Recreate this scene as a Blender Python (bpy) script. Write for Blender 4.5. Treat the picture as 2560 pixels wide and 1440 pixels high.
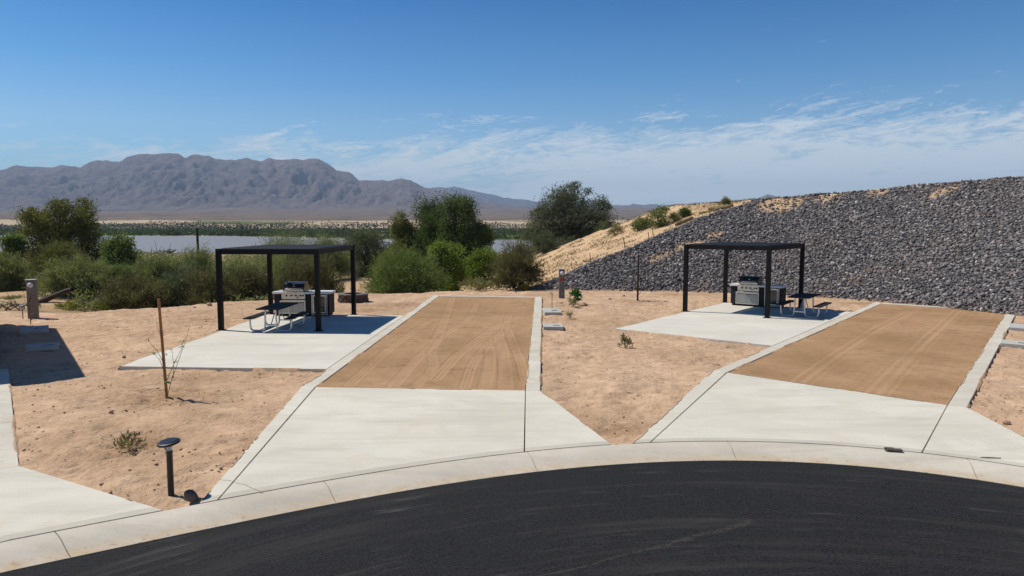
import bpy, bmesh, math, random
import numpy as np
from mathutils import Vector, Matrix

for o in list(bpy.data.objects):
    bpy.data.objects.remove(o)
S = bpy.context.scene
C = S.collection
R = math.radians
rng = np.random.default_rng(7)
random.seed(7)

# ------------------------------------------------------------------ camera
F_PX, HORIZON, CAM_H = 1800.0, 560.0, 3.5
PITCH = math.atan((720 - HORIZON) / F_PX)
cam = bpy.data.cameras.new('camera')
cam.sensor_width = 36.0
cam.lens = 36.0 * F_PX / 2560
cam.clip_start = 0.1
cam.clip_end = 40000
co = bpy.data.objects.new('camera', cam)
C.objects.link(co)
co.location = (0, 0, CAM_H)
co.rotation_euler = (math.pi / 2 - PITCH, 0, 0)
S.camera = co

# ------------------------------------------------------------------ render, sun, sky
S.render.engine = 'CYCLES'
S.cycles.use_denoising = True
S.cycles.max_bounces = 6
S.cycles.transparent_max_bounces = 8
S.cycles.volume_bounces = 0
S.view_settings.view_transform = 'Standard'
S.view_settings.look = 'None'
S.view_settings.exposure = 0.0
S.view_settings.gamma = 1.0
S.view_settings.use_curve_mapping = False

SUN_EL = R(55)
SHX, SHY = math.cos(R(-21)), math.sin(R(-21))          # where shadows fall on the ground
to_sun = Vector((-SHX * math.cos(SUN_EL), -SHY * math.cos(SUN_EL), math.sin(SUN_EL)))
sl = bpy.data.lights.new('sun', 'SUN')
sl.energy = 4.9
sl.angle = R(0.53)
sl.color = (1.0, 0.94, 0.85)
so = bpy.data.objects.new('sun', sl)
C.objects.link(so)
so.rotation_euler = to_sun.to_track_quat('Z', 'Y').to_euler()
so.location = (-30, 10, 40)


def N(nt, kind, ins=None, **props):
    n = nt.nodes.new(kind)
    for k, v in props.items():
        setattr(n, k, v)
    for k, v in (ins or {}).items():
        s = n.inputs[k]
        if isinstance(v, bpy.types.NodeSocket):
            nt.links.new(v, s)
        else:
            s.default_value = v
    return n


def MA(nt, op, a, b=0.0, c=0.0, clamp=False):
    n = nt.nodes.new('ShaderNodeMath')
    n.operation = op
    n.use_clamp = clamp
    for i, v in enumerate((a, b, c)):
        if isinstance(v, bpy.types.NodeSocket):
            nt.links.new(v, n.inputs[i])
        else:
            n.inputs[i].default_value = v
    return n.outputs[0]


def MIX(nt, fac, a, b, mode='MIX'):
    n = nt.nodes.new('ShaderNodeMix')
    n.data_type = 'RGBA'
    n.blend_type = mode
    for s, v in ((n.inputs[0], fac), (n.inputs[6], a), (n.inputs[7], b)):
        if isinstance(v, bpy.types.NodeSocket):
            nt.links.new(v, s)
        else:
            s.default_value = v if not isinstance(v, tuple) or len(v) == 4 else (*v, 1)
    return n.outputs[2]


def RAMP(nt, fac, stops, interp='LINEAR'):
    n = nt.nodes.new('ShaderNodeValToRGB')
    n.color_ramp.interpolation = interp
    el = n.color_ramp.elements
    while len(el) < len(stops):
        el.new(0.5)
    for e, (p, c) in zip(el, stops):
        e.position = p
        e.color = (c, c, c, 1) if not isinstance(c, tuple) else (*c, 1)
    nt.links.new(fac, n.inputs[0])
    return n.outputs[0]


def NOISE(nt, vec, scale, detail=4, rough=0.55, dist=0.0, col=False):
    n = N(nt, 'ShaderNodeTexNoise', {'Scale': scale, 'Detail': detail, 'Roughness': rough, 'Distortion': dist})
    if vec is not None:
        nt.links.new(vec, n.inputs['Vector'])
    return n.outputs[1 if col else 0]


def MAPV(nt, vec, scale=(1, 1, 1), rot=(0, 0, 0), loc=(0, 0, 0)):
    return N(nt, 'ShaderNodeMapping', {'Vector': vec, 'Scale': scale, 'Rotation': rot, 'Location': loc}).outputs[0]


W = bpy.data.worlds.new('World')
S.world = W
W.use_nodes = True
nt = W.node_tree
nt.nodes.clear()
sky = N(nt, 'ShaderNodeTexSky', sky_type='NISHITA', sun_disc=False, sun_elevation=SUN_EL,
        sun_rotation=math.atan2(to_sun.x, to_sun.y), altitude=100.0, air_density=1.0, dust_density=0.6, ozone_density=2.5)
gen = N(nt, 'ShaderNodeTexCoord').outputs['Generated']
sp = N(nt, 'ShaderNodeSeparateXYZ', {0: gen})
az = MA(nt, 'ARCTAN2', sp.outputs[0], sp.outputs[1])
el = MA(nt, 'ARCSINE', sp.outputs[2])
# thin cirrus: streaks that climb gently to the right, thickest low down
tilt = MA(nt, 'SUBTRACT', el, MA(nt, 'MULTIPLY', az, 0.10))
cv = N(nt, 'ShaderNodeCombineXYZ', {0: MA(nt, 'MULTIPLY', az, 6.5), 1: MA(nt, 'MULTIPLY', tilt, 32.0), 2: 3.1}).outputs[0]
cv2 = N(nt, 'ShaderNodeCombineXYZ', {0: MA(nt, 'MULTIPLY', az, 2.2), 1: MA(nt, 'MULTIPLY', tilt, 11.0), 2: 2.2}).outputs[0]
wisp = NOISE(nt, cv, 1.3, 10, 0.66, 1.1)
cover = NOISE(nt, cv2, 1.0, 3, 0.5, 0.3)
cloud_az = MA(nt, 'MULTIPLY_ADD', MA(nt, 'COSINE', MA(nt, 'SUBTRACT', az, 0.55)), 0.60, -0.365)
cloud_el = RAMP(nt, el, [(0.0, 0.62), (0.04, 0.92), (0.09, 0.86), (0.13, 0.52), (0.165, 0.12), (0.22, 0.0)])
dens = MA(nt, 'ADD', MA(nt, 'MULTIPLY', wisp, 1.05), MA(nt, 'MULTIPLY', cover, 0.55))
dens = MA(nt, 'ADD', dens, MA(nt, 'MULTIPLY', cloud_az, 1.0))
dens = MA(nt, 'SUBTRACT', dens, MA(nt, 'MULTIPLY', MA(nt, 'SUBTRACT', 1.0, cloud_el), 0.72))
fine_ = NOISE(nt, MAPV(nt, cv, (1.6, 1.5, 1), loc=(3.3, 1.1, 0.4)), 2.6, 10, 0.7, 1.6)
dens = MA(nt, 'ADD', dens, MA(nt, 'MULTIPLY', MA(nt, 'SUBTRACT', fine_, 0.5), 0.95))
cl = RAMP(nt, dens, [(0.55, 0.0), (0.67, 0.34), (0.86, 0.88)], 'EASE')
# desert sky: pale at the horizon, quickly deepening to a dark saturated blue overhead
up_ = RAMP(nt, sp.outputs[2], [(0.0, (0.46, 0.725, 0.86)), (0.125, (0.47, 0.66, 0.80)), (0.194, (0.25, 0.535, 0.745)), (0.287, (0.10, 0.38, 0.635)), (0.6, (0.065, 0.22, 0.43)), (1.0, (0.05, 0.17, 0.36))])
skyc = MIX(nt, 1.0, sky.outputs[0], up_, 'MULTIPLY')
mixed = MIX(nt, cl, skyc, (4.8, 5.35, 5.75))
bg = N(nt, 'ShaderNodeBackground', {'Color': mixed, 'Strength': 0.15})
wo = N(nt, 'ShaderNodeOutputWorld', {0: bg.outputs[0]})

# ------------------------------------------------------------------ numbers
F2 = 1 / F_PX


def ray(u, v):
    cx, cy = (u - 1280) * F2, (720 - v) * F2
    return np.array([cx, math.cos(PITCH) + cy * math.sin(PITCH), -math.sin(PITCH) + cy * math.cos(PITCH)])


def gp(u, v, z=0.0):
    d = ray(u, v)
    t = (z - CAM_H) / d[2]
    return (d[0] * t, d[1] * t)


def smooth(a, b, x):
    t = np.clip((x - a) / (b - a), 0, 1)
    return t * t * (3 - 2 * t)


def _hash(ix, iy, seed):
    n = (ix.astype(np.int64) * 374761393 + iy.astype(np.int64) * 668265263 + seed * 974634777) & 0x7fffffff
    n = ((n ^ (n >> 13)) * 1274126177) & 0x7fffffff
    return ((n ^ (n >> 16)) & 0xffff) / 65535.0


def vnoise(x, y, seed=0):
    x = np.asarray(x, float); y = np.asarray(y, float)
    ix, iy = np.floor(x), np.floor(y)
    fx, fy = x - ix, y - iy
    fx = fx * fx * (3 - 2 * fx); fy = fy * fy * (3 - 2 * fy)
    a, b = _hash(ix, iy, seed), _hash(ix + 1, iy, seed)
    c, d = _hash(ix, iy + 1, seed), _hash(ix + 1, iy + 1, seed)
    return (a * (1 - fx) + b * fx) * (1 - fy) + (c * (1 - fx) + d * fx) * fy


def fbm(x, y, seed=0, octv=4, gain=0.5, lac=2.03, ridged=False):
    s, amp, tot = 0.0, 1.0, 0.0
    for k in range(octv):
        n = vnoise(x, y, seed + 17 * k)
        if ridged:
            n = 1 - abs(2 * n - 1)
        s = s + amp * n
        tot += amp
        amp *= gain
        x = x * lac + 13.7; y = y * lac + 7.3
    return s / tot


# ------------------------------------------------------------------ mesh helpers
def mesh_np(name, V, faces, mat=None, parent=None, smooth_shade=False, attrs=None):
    """faces: (n,3) or (n,4) int array, or a list of such arrays"""
    if not isinstance(faces, list):
        faces = [faces]
    me = bpy.data.meshes.new(name)
    V = np.asarray(V, np.float32)
    me.vertices.add(len(V))
    me.vertices.foreach_set('co', V.ravel())
    loops = np.concatenate([f.ravel() for f in faces]).astype(np.int32)
    tot = np.concatenate([np.full(len(f), f.shape[1]) for f in faces]).astype(np.int32)
    st = np.concatenate([[0], np.cumsum(tot)[:-1]]).astype(np.int32)
    me.loops.add(len(loops))
    me.loops.foreach_set('vertex_index', loops)
    me.polygons.add(len(tot))
    me.polygons.foreach_set('loop_start', st)
    me.polygons.foreach_set('loop_total', tot)
    if smooth_shade:
        me.polygons.foreach_set('use_smooth', np.ones(len(tot), bool))
    me.update(calc_edges=True)
    for k, a in (attrs or {}).items():
        at = me.attributes.new(k, 'FLOAT', 'POINT')
        at.data.foreach_set('value', np.asarray(a, np.float32))
    if mat:
        me.materials.append(mat)
    o = bpy.data.objects.new(name, me)
    C.objects.link(o)
    o.parent = parent
    return o


def grid_faces(nr, nc):
    i = np.arange((nr - 1) * (nc - 1))
    r, c = i // (nc - 1), i % (nc - 1)
    a = r * nc + c
    return np.stack([a, a + 1, a + nc + 1, a + nc], 1)


def tag(o, label, cat, group=None, kind=None):
    o['label'] = label
    if cat:
        o['category'] = cat
    if group:
        o['group'] = group
    if kind:
        o['kind'] = kind
    return o


def thing(name, label, cat, loc=(0, 0, 0), rz=0.0, group=None):
    o = bpy.data.objects.new(name, None)
    o.empty_display_size = 0.2
    C.objects.link(o)
    o.location = loc
    o.rotation_euler = (0, 0, rz)
    return tag(o, label, cat, group)


def structure(name, label=None):
    o = bpy.data.objects.new(name, None)
    C.objects.link(o)
    o['kind'] = 'structure'
    if label:
        o['label'] = label
    return o


class MB:
    """collects shapes, builds ONE mesh object"""

    def __init__(self):
        self.v, self.f = [], []

    def add(self, V, Fs):
        b = len(self.v)
        self.v += [tuple(map(float, p)) for p in V]
        self.f += [tuple(int(i) + b for i in f) for f in Fs]
        return self

    def box(self, cx, cy, cz, sx, sy, sz, rot=None):
        V = [(x * sx / 2, y * sy / 2, z * sz / 2) for z in (-1, 1) for y in (-1, 1) for x in (-1, 1)]
        if rot is not None:
            V = [tuple(rot @ Vector(p)) for p in V]
        V = [(p[0] + cx, p[1] + cy, p[2] + cz) for p in V]
        return self.add(V, [(0, 2, 3, 1), (4, 5, 7, 6), (0, 1, 5, 4), (2, 6, 7, 3), (0, 4, 6, 2), (1, 3, 7, 5)])

    def prism(self, poly, z0, z1):
        n = len(poly)
        a = sum(poly[i][0] * poly[(i + 1) % n][1] - poly[(i + 1) % n][0] * poly[i][1] for i in range(n))
        if a < 0:
            poly = poly[::-1]
        V = [(p[0], p[1], z0) for p in poly] + [(p[0], p[1], z1) for p in poly]
        Fs = [tuple(range(n - 1, -1, -1)), tuple(range(n, 2 * n))]
        Fs += [(i, (i + 1) % n, n + (i + 1) % n, n + i) for i in range(n)]
        return self.add(V, Fs)

    def profile_x(self, prof, x0, x1):
        """(y,z) outline pulled along x"""
        n = len(prof)
        V = [(x0, p[0], p[1]) for p in prof] + [(x1, p[0], p[1]) for p in prof]
        Fs = [tuple(range(n)), tuple(range(2 * n - 1, n - 1, -1))]
        Fs += [(i, n + i, n + (i + 1) % n, (i + 1) % n) for i in range(n)]
        return self.add(V, Fs)

    def tube(self, pts, r, n=8, cap=True):
        pts = [Vector(p) for p in pts]
        rs = list(r) if hasattr(r, '__len__') else [r] * len(pts)
        V, Fs = [], []
        prev = None
        for i, p in enumerate(pts):
            d = (pts[min(i + 1, len(pts) - 1)] - pts[max(i - 1, 0)])
            d = d.normalized() if d.length > 1e-9 else Vector((0, 0, 1))
            if prev is None:
                ref = Vector((1, 0, 0)) if abs(d.x) < 0.8 else Vector((0, 1, 0))
                a = d.cross(ref).normalized()
            else:
                a = (prev - d * prev.dot(d)).normalized()
            prev = a
            b = d.cross(a)
            for k in range(n):
                t = 2 * math.pi * k / n
                V.append(p + (a * math.cos(t) + b * math.sin(t)) * rs[i])
        for i in range(len(pts) - 1):
            for k in range(n):
                k2 = (k + 1) % n
                Fs.append((i * n + k, i * n + k2, (i + 1) * n + k2, (i + 1) * n + k))
        if cap:
            Fs.append(tuple(range(n - 1, -1, -1)))
            Fs.append(tuple((len(pts) - 1) * n + k for k in range(n)))
        return self.add(V, Fs)

    def lathe(self, prof, n=24, cx=0, cy=0):
        V, Fs = [], []
        for (r, z) in prof:
            for k in range(n):
                t = 2 * math.pi * k / n
                V.append((cx + r * math.cos(t), cy + r * math.sin(t), z))
        for i in range(len(prof) - 1):
            for k in range(n):
                k2 = (k + 1) % n
                Fs.append((i * n + k, i * n + k2, (i + 1) * n + k2, (i + 1) * n + k))
        Fs.append(tuple(range(n - 1, -1, -1)))
        Fs.append(tuple((len(prof) - 1) * n + k for k in range(n)))
        return self.add(V, Fs)

    def build(self, name, mat, parent=None, bevel=0.0, smooth_angle=None):
        me = bpy.data.meshes.new(name)
        bm = bmesh.new()
        vs = [bm.verts.new(p) for p in self.v]
        for f in self.f:
            try:
                bm.faces.new([vs[i] for i in f])
            except ValueError:
                pass
        bmesh.ops.recalc_face_normals(bm, faces=bm.faces)
        if bevel:
            bmesh.ops.bevel(bm, geom=list(bm.edges), offset=bevel, segments=1, affect='EDGES', profile=0.5)
        if smooth_angle:
            for f in bm.faces:
                f.smooth = True
            for e in bm.edges:
                if len(e.link_faces) == 2 and e.calc_face_angle(0) > smooth_angle:
                    e.smooth = False
        bm.to_mesh(me)
        bm.free()
        me.materials.append(mat)
        o = bpy.data.objects.new(name, me)
        C.objects.link(o)
        o.parent = parent
        return o


def copy_tree(o, parent=None):
    c = o.copy()
    C.objects.link(c)
    c.parent = parent
    for ch in list(o.children):
        copy_tree(ch, c)
    return c


# ------------------------------------------------------------------ materials
def new_mat(name):
    m = bpy.data.materials.new(name)
    m.use_nodes = True
    m.node_tree.nodes.clear()
    return m, m.node_tree


def finish(nt, col, rough=0.8, metal=0.0, bump=None, bstr=0.3, bdist=0.01, spec=0.3, **extra):
    b = N(nt, 'ShaderNodeBsdfPrincipled')
    for k, v in (('Base Color', col), ('Roughness', rough), ('Metallic', metal), ('Specular IOR Level', spec)):
        if isinstance(v, bpy.types.NodeSocket):
            nt.links.new(v, b.inputs[k])
        else:
            b.inputs[k].default_value = v if not isinstance(v, tuple) else (*v, 1)
    for k, v in extra.items():
        b.inputs[k.replace('_', ' ')].default_value = v
    if bump is not None:
        bn = N(nt, 'ShaderNodeBump', {'Strength': bstr, 'Distance': bdist, 'Height': bump})
        nt.links.new(bn.outputs[0], b.inputs['Normal'])
    N(nt, 'ShaderNodeOutputMaterial', {0: b.outputs[0]})
    return b


def POS(nt):
    return N(nt, 'ShaderNodeNewGeometry').outputs['Position']


def OBJ(nt):
    return N(nt, 'ShaderNodeTexCoord').outputs['Object']


def simple(name, col, rough=0.6, metal=0.0, var=0.12, scale=6.0, spec=0.3, bump=0.0, **extra):
    m, nt = new_mat(name)
    v = OBJ(nt)
    n = NOISE(nt, v, scale, 5)
    c = MIX(nt, RAMP(nt, n, [(0.3, 0.0), (0.7, 1.0)]), tuple(k * (1 - var) for k in col), tuple(min(1, k * (1 + var)) for k in col))
    r = MA(nt, 'MULTIPLY_ADD', n, 0.15, rough - 0.07)
    finish(nt, c, r, metal, bump=NOISE(nt, v, scale * 8, 3) if bump else None, bstr=bump, spec=spec, **extra)
    return m


def attr(nt, name):
    return N(nt, 'ShaderNodeAttribute', attribute_name=name).outputs['Fac']


def dirt_color(nt, p, light, dark, damp):
    big = NOISE(nt, p, 0.22, 4, 0.6)
    mid = NOISE(nt, MAPV(nt, p, (1, 1.0, 1)), 1.3, 6, 0.65, 0.4)
    fine = NOISE(nt, p, 14, 5, 0.7)
    grit = NOISE(nt, p, 70, 2, 0.6)
    c = MIX(nt, RAMP(nt, mid, [(0.36, 0.0), (0.66, 1.0)]), dark, light)
    c = MIX(nt, RAMP(nt, big, [(0.47, 0.0), (0.66, 0.75)]), c, damp)
    patch_shade = MA(nt, 'MULTIPLY', RAMP(nt, NOISE(nt, MAPV(nt, p, (1, 1.25, 1)), 2.4, 7, 0.72, 0.8), [(0.52, 0.0), (0.60, 0.85)]), RAMP(nt, NOISE(nt, p, 0.55, 3), [(0.42, 0.15), (0.62, 1.0)]))  # random dark soil patches, also painting in the shadows of clods and prints
    c = MIX(nt, patch_shade, c, tuple(k * 0.68 for k in dark))
    lump = NOISE(nt, p, 6.5, 5, 0.7)
    c = MIX(nt, RAMP(nt, fine, [(0.30, 0.5), (0.46, 0.0)]), c, tuple(k * 0.55 for k in dark))
    c = MIX(nt, RAMP(nt, grit, [(0.62, 0.0), (0.72, 0.35)]), c, tuple(min(1, k * 1.25) for k in light))
    c = MIX(nt, RAMP(nt, grit, [(0.28, 0.45), (0.38, 0.0)]), c, tuple(k * 0.6 for k in dark))
    h = MA(nt, 'ADD', MA(nt, 'ADD', MA(nt, 'MULTIPLY', fine, 0.6), MA(nt, 'MULTIPLY', grit, 0.25)), MA(nt, 'MULTIPLY', lump, 1.2))
    h = MA(nt, 'MULTIPLY', h, RAMP(nt, NOISE(nt, p, 0.9, 4, 0.6), [(0.36, 0.25), (0.62, 1.0)]))
    return c, h


def mat_ground():
    m, nt = new_mat('desert_dirt')
    p = POS(nt)
    c, h = dirt_color(nt, p, (0.645, 0.455, 0.30), (0.515, 0.348, 0.220), (0.43, 0.283, 0.166))
    dune = MIX(nt, RAMP(nt, NOISE(nt, p, 1.6, 5, 0.7), [(0.35, 0.0), (0.65, 1.0)]), (0.50, 0.335, 0.185), (0.62, 0.445, 0.275))
    dune = MIX(nt, RAMP(nt, NOISE(nt, p, 6.0, 5, 0.75), [(0.30, 0.6), (0.48, 0.0)]), dune, (0.36, 0.235, 0.115))
    low = MIX(nt, RAMP(nt, NOISE(nt, p, 0.35, 6, 0.65), [(0.35, 0.0), (0.62, 1.0)]), (0.20, 0.155, 0.085), (0.46, 0.31, 0.155))
    rock = MIX(nt, RAMP(nt, NOISE(nt, p, 16, 3), [(0.42, 0.0), (0.6, 1.0)]), (0.03, 0.029, 0.029), (0.16, 0.147, 0.14))
    c = MIX(nt, attr(nt, 'low'), c, low)
    c = MIX(nt, attr(nt, 'sand'), c, dune)
    c = MIX(nt, attr(nt, 'rock'), c, rock)
    dug = attr(nt, 'dug')
    c = MIX(nt, MA(nt, 'MULTIPLY', dug, RAMP(nt, NOISE(nt, p, 5, 5, 0.7), [(0.3, 0.2), (0.6, 1.0)])), c, (0.27, 0.165, 0.085))
    finish(nt, c, 0.95, bump=h, bstr=0.75, bdist=0.085, spec=0.1)
    return m


def mat_pad():
    m, nt = new_mat('raked_pad_dirt')
    p = POS(nt)
    c, h = dirt_color(nt, p, (0.420, 0.268, 0.148), (0.350, 0.215, 0.115), (0.305, 0.184, 0.092))
    tr = attr(nt, 'track')
    c = MIX(nt, MA(nt, 'MULTIPLY', tr, 0.5), c, (0.47, 0.30, 0.178))
    dm = attr(nt, 'damp')
    c = MIX(nt, MA(nt, 'MULTIPLY', dm, RAMP(nt, NOISE(nt, p, 3.2, 5, 0.7), [(0.3, 0.25), (0.62, 0.9)])), c, (0.27, 0.165, 0.08))
    finish(nt, c, 0.95, bump=h, bstr=0.35, bdist=0.015, spec=0.1)
    return m


def mat_concrete(name, a=(0.58, 0.55, 0.46), b=(0.67, 0.638, 0.54), dusty=0.0, gutter=False):
    m, nt = new_mat(name)
    p = POS(nt)
    big = NOISE(nt, p, 0.45, 5, 0.6, 0.6)
    streak = NOISE(nt, MAPV(nt, p, (0.25, 1.8, 1)), 1.4, 6, 0.65, 0.3)
    fine = NOISE(nt, p, 28, 4, 0.7)
    c = MIX(nt, RAMP(nt, big, [(0.35, 0.0), (0.65, 1.0)]), a, b)
    c = MIX(nt, RAMP(nt, streak, [(0.50, 0.0), (0.70, 0.6)]), c, tuple(k * 0.80 for k in a))
    patch = NOISE(nt, MAPV(nt, p, (0.7, 1.1, 1), loc=(7, 3, 0)), 0.6, 6, 0.65, 1.2)
    c = MIX(nt, RAMP(nt, patch, [(0.50, 0.0), (0.58, 0.28)]), c, (a[0] * 0.84, a[1] * 0.845, a[2] * 0.83))
    brm = NOISE(nt, MAPV(nt, p, (0.6, 60, 1)), 1.0, 3, 0.6)
    c = MIX(nt, RAMP(nt, brm, [(0.45, 0.0), (0.7, 0.16)]), c, tuple(k * 0.6 for k in a))
    c = MIX(nt, RAMP(nt, NOISE(nt, p, 0.8, 6, 0.7, 0.8), [(0.52, 0.0), (0.68, 0.55)]), c, (0.56, 0.485, 0.375))
    c = MIX(nt, RAMP(nt, NOISE(nt, p, 5.5, 3, 0.6), [(0.74, 0.0), (0.78, 0.5)]), c, (0.34, 0.25, 0.17))
    if dusty:
        d = RAMP(nt, NOISE(nt, p, 2.6, 7, 0.75), [(0.52, 0.0), (0.66, dusty)])
        c = MIX(nt, d, c, (0.47, 0.345, 0.225))
    if gutter:
        pz = N(nt, 'ShaderNodeSeparateXYZ', {0: p}).outputs[2]
        lowz = RAMP(nt, MA(nt, 'MULTIPLY', pz, -10.0), [(0.30, 0.0), (0.72, 1.0)])
        d2 = MA(nt, 'MULTIPLY', lowz, RAMP(nt, NOISE(nt, p, 5.0, 7, 0.75, 0.5), [(0.40, 0.25), (0.60, 1.0)]))
        c = MIX(nt, d2, c, (0.50, 0.385, 0.25))
        d3 = MA(nt, 'MULTIPLY', lowz, RAMP(nt, NOISE(nt, p, 13.0, 5, 0.7), [(0.58, 0.0), (0.66, 0.7)]))
        c = MIX(nt, d3, c, (0.24, 0.155, 0.09))
    c = MIX(nt, RAMP(nt, fine, [(0.3, 0.18), (0.5, 0.0)]), c, tuple(k * 0.6 for k in a))
    finish(nt, c, 0.85, bump=fine, bstr=0.18, bdist=0.004, spec=0.2)
    return m


def mat_asphalt():
    m, nt = new_mat('new_asphalt')
    p = POS(nt)
    g = NOISE(nt, p, 48, 4, 0.8)
    v = N(nt, 'ShaderNodeTexVoronoi', {'Vector': p, 'Scale': 55.0})
    big = NOISE(nt, p, 0.5, 5, 0.6, 0.8)
    cc = N(nt, 'ShaderNodeVectorMath', {0: p, 1: (2.8, 0.0, 0.0)}, operation='SUBTRACT').outputs[0]
    rad = N(nt, 'ShaderNodeVectorMath', {0: cc}, operation='LENGTH').outputs['Value']
    s3 = N(nt, 'ShaderNodeSeparateXYZ', {0: cc})
    ang = MA(nt, 'ARCTAN2', s3.outputs[1], s3.outputs[0])
    arc = N(nt, 'ShaderNodeCombineXYZ', {0: MA(nt, 'MULTIPLY', rad, 3.0), 1: MA(nt, 'MULTIPLY', ang, 1.6), 2: 0.3}).outputs[0]
    sw = NOISE(nt, arc, 1.0, 6, 0.7, 0.3)
    c = MIX(nt, RAMP(nt, g, [(0.35, 0.0), (0.68, 1.0)]), (0.004, 0.004, 0.0045), (0.036, 0.036, 0.037))
    c = MIX(nt, RAMP(nt, big, [(0.45, 0.0), (0.7, 0.35)]), c, (0.022, 0.022, 0.022))
    c = MIX(nt, RAMP(nt, sw, [(0.50, 0.0), (0.68, 0.5)]), c, (0.046, 0.044, 0.041))
    smear = MA(nt, 'MULTIPLY', RAMP(nt, NOISE(nt, arc, 3.2, 5, 0.7, 0.5), [(0.54, 0.0), (0.66, 0.6)]),
               RAMP(nt, NOISE(nt, p, 1.1, 3), [(0.5, 0.0), (0.66, 1.0)]))
    c = MIX(nt, smear, c, (0.085, 0.082, 0.08))
    c = MIX(nt, RAMP(nt, NOISE(nt, p, 120, 1), [(0.70, 0.0), (0.76, 0.5)]), c, (0.16, 0.15, 0.14))
    # a trail of spilled dirt, with a dusty fringe at the gutter
    ax, ay = gp(1885, 1303, -0.08)
    bx, by = gp(1330, 1450, -0.08)
    dx, dy = bx - ax, by - ay
    L = math.hypot(dx, dy)
    sp_ = N(nt, 'ShaderNodeSeparateXYZ', {0: N(nt, 'ShaderNodeVectorMath', {0: p, 1: (ax, ay, 0)}, operation='SUBTRACT').outputs[0]})
    along = MA(nt, 'ADD', MA(nt, 'MULTIPLY', sp_.outputs[0], dx / L), MA(nt, 'MULTIPLY', sp_.outputs[1], dy / L))
    across = MA(nt, 'ADD', MA(nt, 'MULTIPLY', sp_.outputs[0], -dy / L), MA(nt, 'MULTIPLY', sp_.outputs[1], dx / L))
    across = MA(nt, 'ADD', across, MA(nt, 'MULTIPLY', MA(nt, 'SUBTRACT', NOISE(nt, p, 2.0, 4), 0.5), 0.16))
    wid = MA(nt, 'MULTIPLY_ADD', along, -0.020, 0.075)
    inn = MA(nt, 'SUBTRACT', 1.0, MA(nt, 'DIVIDE', MA(nt, 'ABSOLUTE', across), MA(nt, 'MAXIMUM', wid, 0.012)), clamp=True)
    inn = MA(nt, 'MULTIPLY', inn, MA(nt, 'MULTIPLY', MA(nt, 'GREATER_THAN', along, 0.0), RAMP(nt, NOISE(nt, p, 22, 4, 0.7), [(0.4, 0.0), (0.55, 0.75)])))
    c = MIX(nt, MA(nt, 'MULTIPLY', inn, 0.38), c, (0.13, 0.11, 0.08))
    h = MA(nt, 'ADD', g, MA(nt, 'MULTIPLY', v.outputs[0], 0.6))
    finish(nt, c, 0.85, bump=h, bstr=0.6, bdist=0.008, spec=0.12)
    return m


def mat_leaf(name, cols, trans=0.35, var_scale=0.6):
    m, nt = new_mat(name)
    g = N(nt, 'ShaderNodeNewGeometry')
    oi = N(nt, 'ShaderNodeObjectInfo')
    r = g.outputs['Random Per Island']
    n = NOISE(nt, OBJ(nt), var_scale, 3)
    f = MA(nt, 'ADD', MA(nt, 'MULTIPLY', r, 0.38), MA(nt, 'MULTIPLY', MA(nt, 'SUBTRACT', n, 0.22), 1.05), clamp=True)
    cols = [tuple(v * 1.32 for v in c_) for c_ in cols]
    k = len(cols) - 1
    c = RAMP(nt, f, [(i / k, col) for i, col in enumerate(cols)])
    d = N(nt, 'ShaderNodeBsdfPrincipled', {'Base Color': c, 'Roughness': 0.6, 'Specular IOR Level': 0.18})
    t = N(nt, 'ShaderNodeBsdfTranslucent', {'Color': MIX(nt, 1.0, c, (1.15, 1.25, 0.7), 'MULTIPLY')})
    mx = N(nt, 'ShaderNodeMixShader', {0: trans, 1: d.outputs[0], 2: t.outputs[0]})
    N(nt, 'ShaderNodeOutputMaterial', {0: mx.outputs[0]})
    return m


def mat_stone():
    m, nt = new_mat('riprap_stone')
    g = N(nt, 'ShaderNodeNewGeometry')
    oi = N(nt, 'ShaderNodeObjectInfo')
    r = MA(nt, 'FRACT', MA(nt, 'ADD', g.outputs['Random Per Island'], oi.outputs['Random']))
    c = RAMP(nt, r, [(0.0, (0.055, 0.055, 0.060)), (0.24, (0.115, 0.110, 0.117)), (0.48, (0.195, 0.183, 0.182)),
                     (0.68, (0.26, 0.228, 0.205)), (0.83, (0.30, 0.245, 0.222)), (0.93, (0.34, 0.31, 0.285)), (0.98, (0.56, 0.53, 0.49))])
    p = g.outputs['Position']
    n = NOISE(nt, p, 22, 4, 0.7)
    c = MIX(nt, RAMP(nt, n, [(0.35, 0.35), (0.6, 0.0)]), c, (0.07, 0.065, 0.07))
    c = MIX(nt, RAMP(nt, NOISE(nt, p, 0.35, 3), [(0.5, 0.0), (0.72, 0.35)]), c, (0.24, 0.185, 0.15))
    finish(nt, c, 0.8, bump=n, bstr=0.4, bdist=0.02, spec=0.25)
    return m


def mat_mountain(name, a, b, c3):
    m, nt = new_mat(name)
    p = POS(nt)
    n1 = NOISE(nt, p, 0.0035, 8, 0.65)
    n2 = NOISE(nt, p, 0.012, 9, 0.78)
    c = MIX(nt, RAMP(nt, n1, [(0.35, 0.0), (0.65, 1.0)]), a, b)
    c = MIX(nt, RAMP(nt, n2, [(0.46, 0.0), (0.60, 0.8)]), c, c3)
    c = MIX(nt, RAMP(nt, n2, [(0.36, 0.75), (0.47, 0.0)]), c, tuple(k * 0.5 for k in a))
    n3 = NOISE(nt, MAPV(nt, p, (1, 0.5, 2)), 0.022, 8, 0.75)
    finish(nt, c, 0.95, bump=n3, bstr=1.0, bdist=38.0, spec=0.05)
    return m


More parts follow.
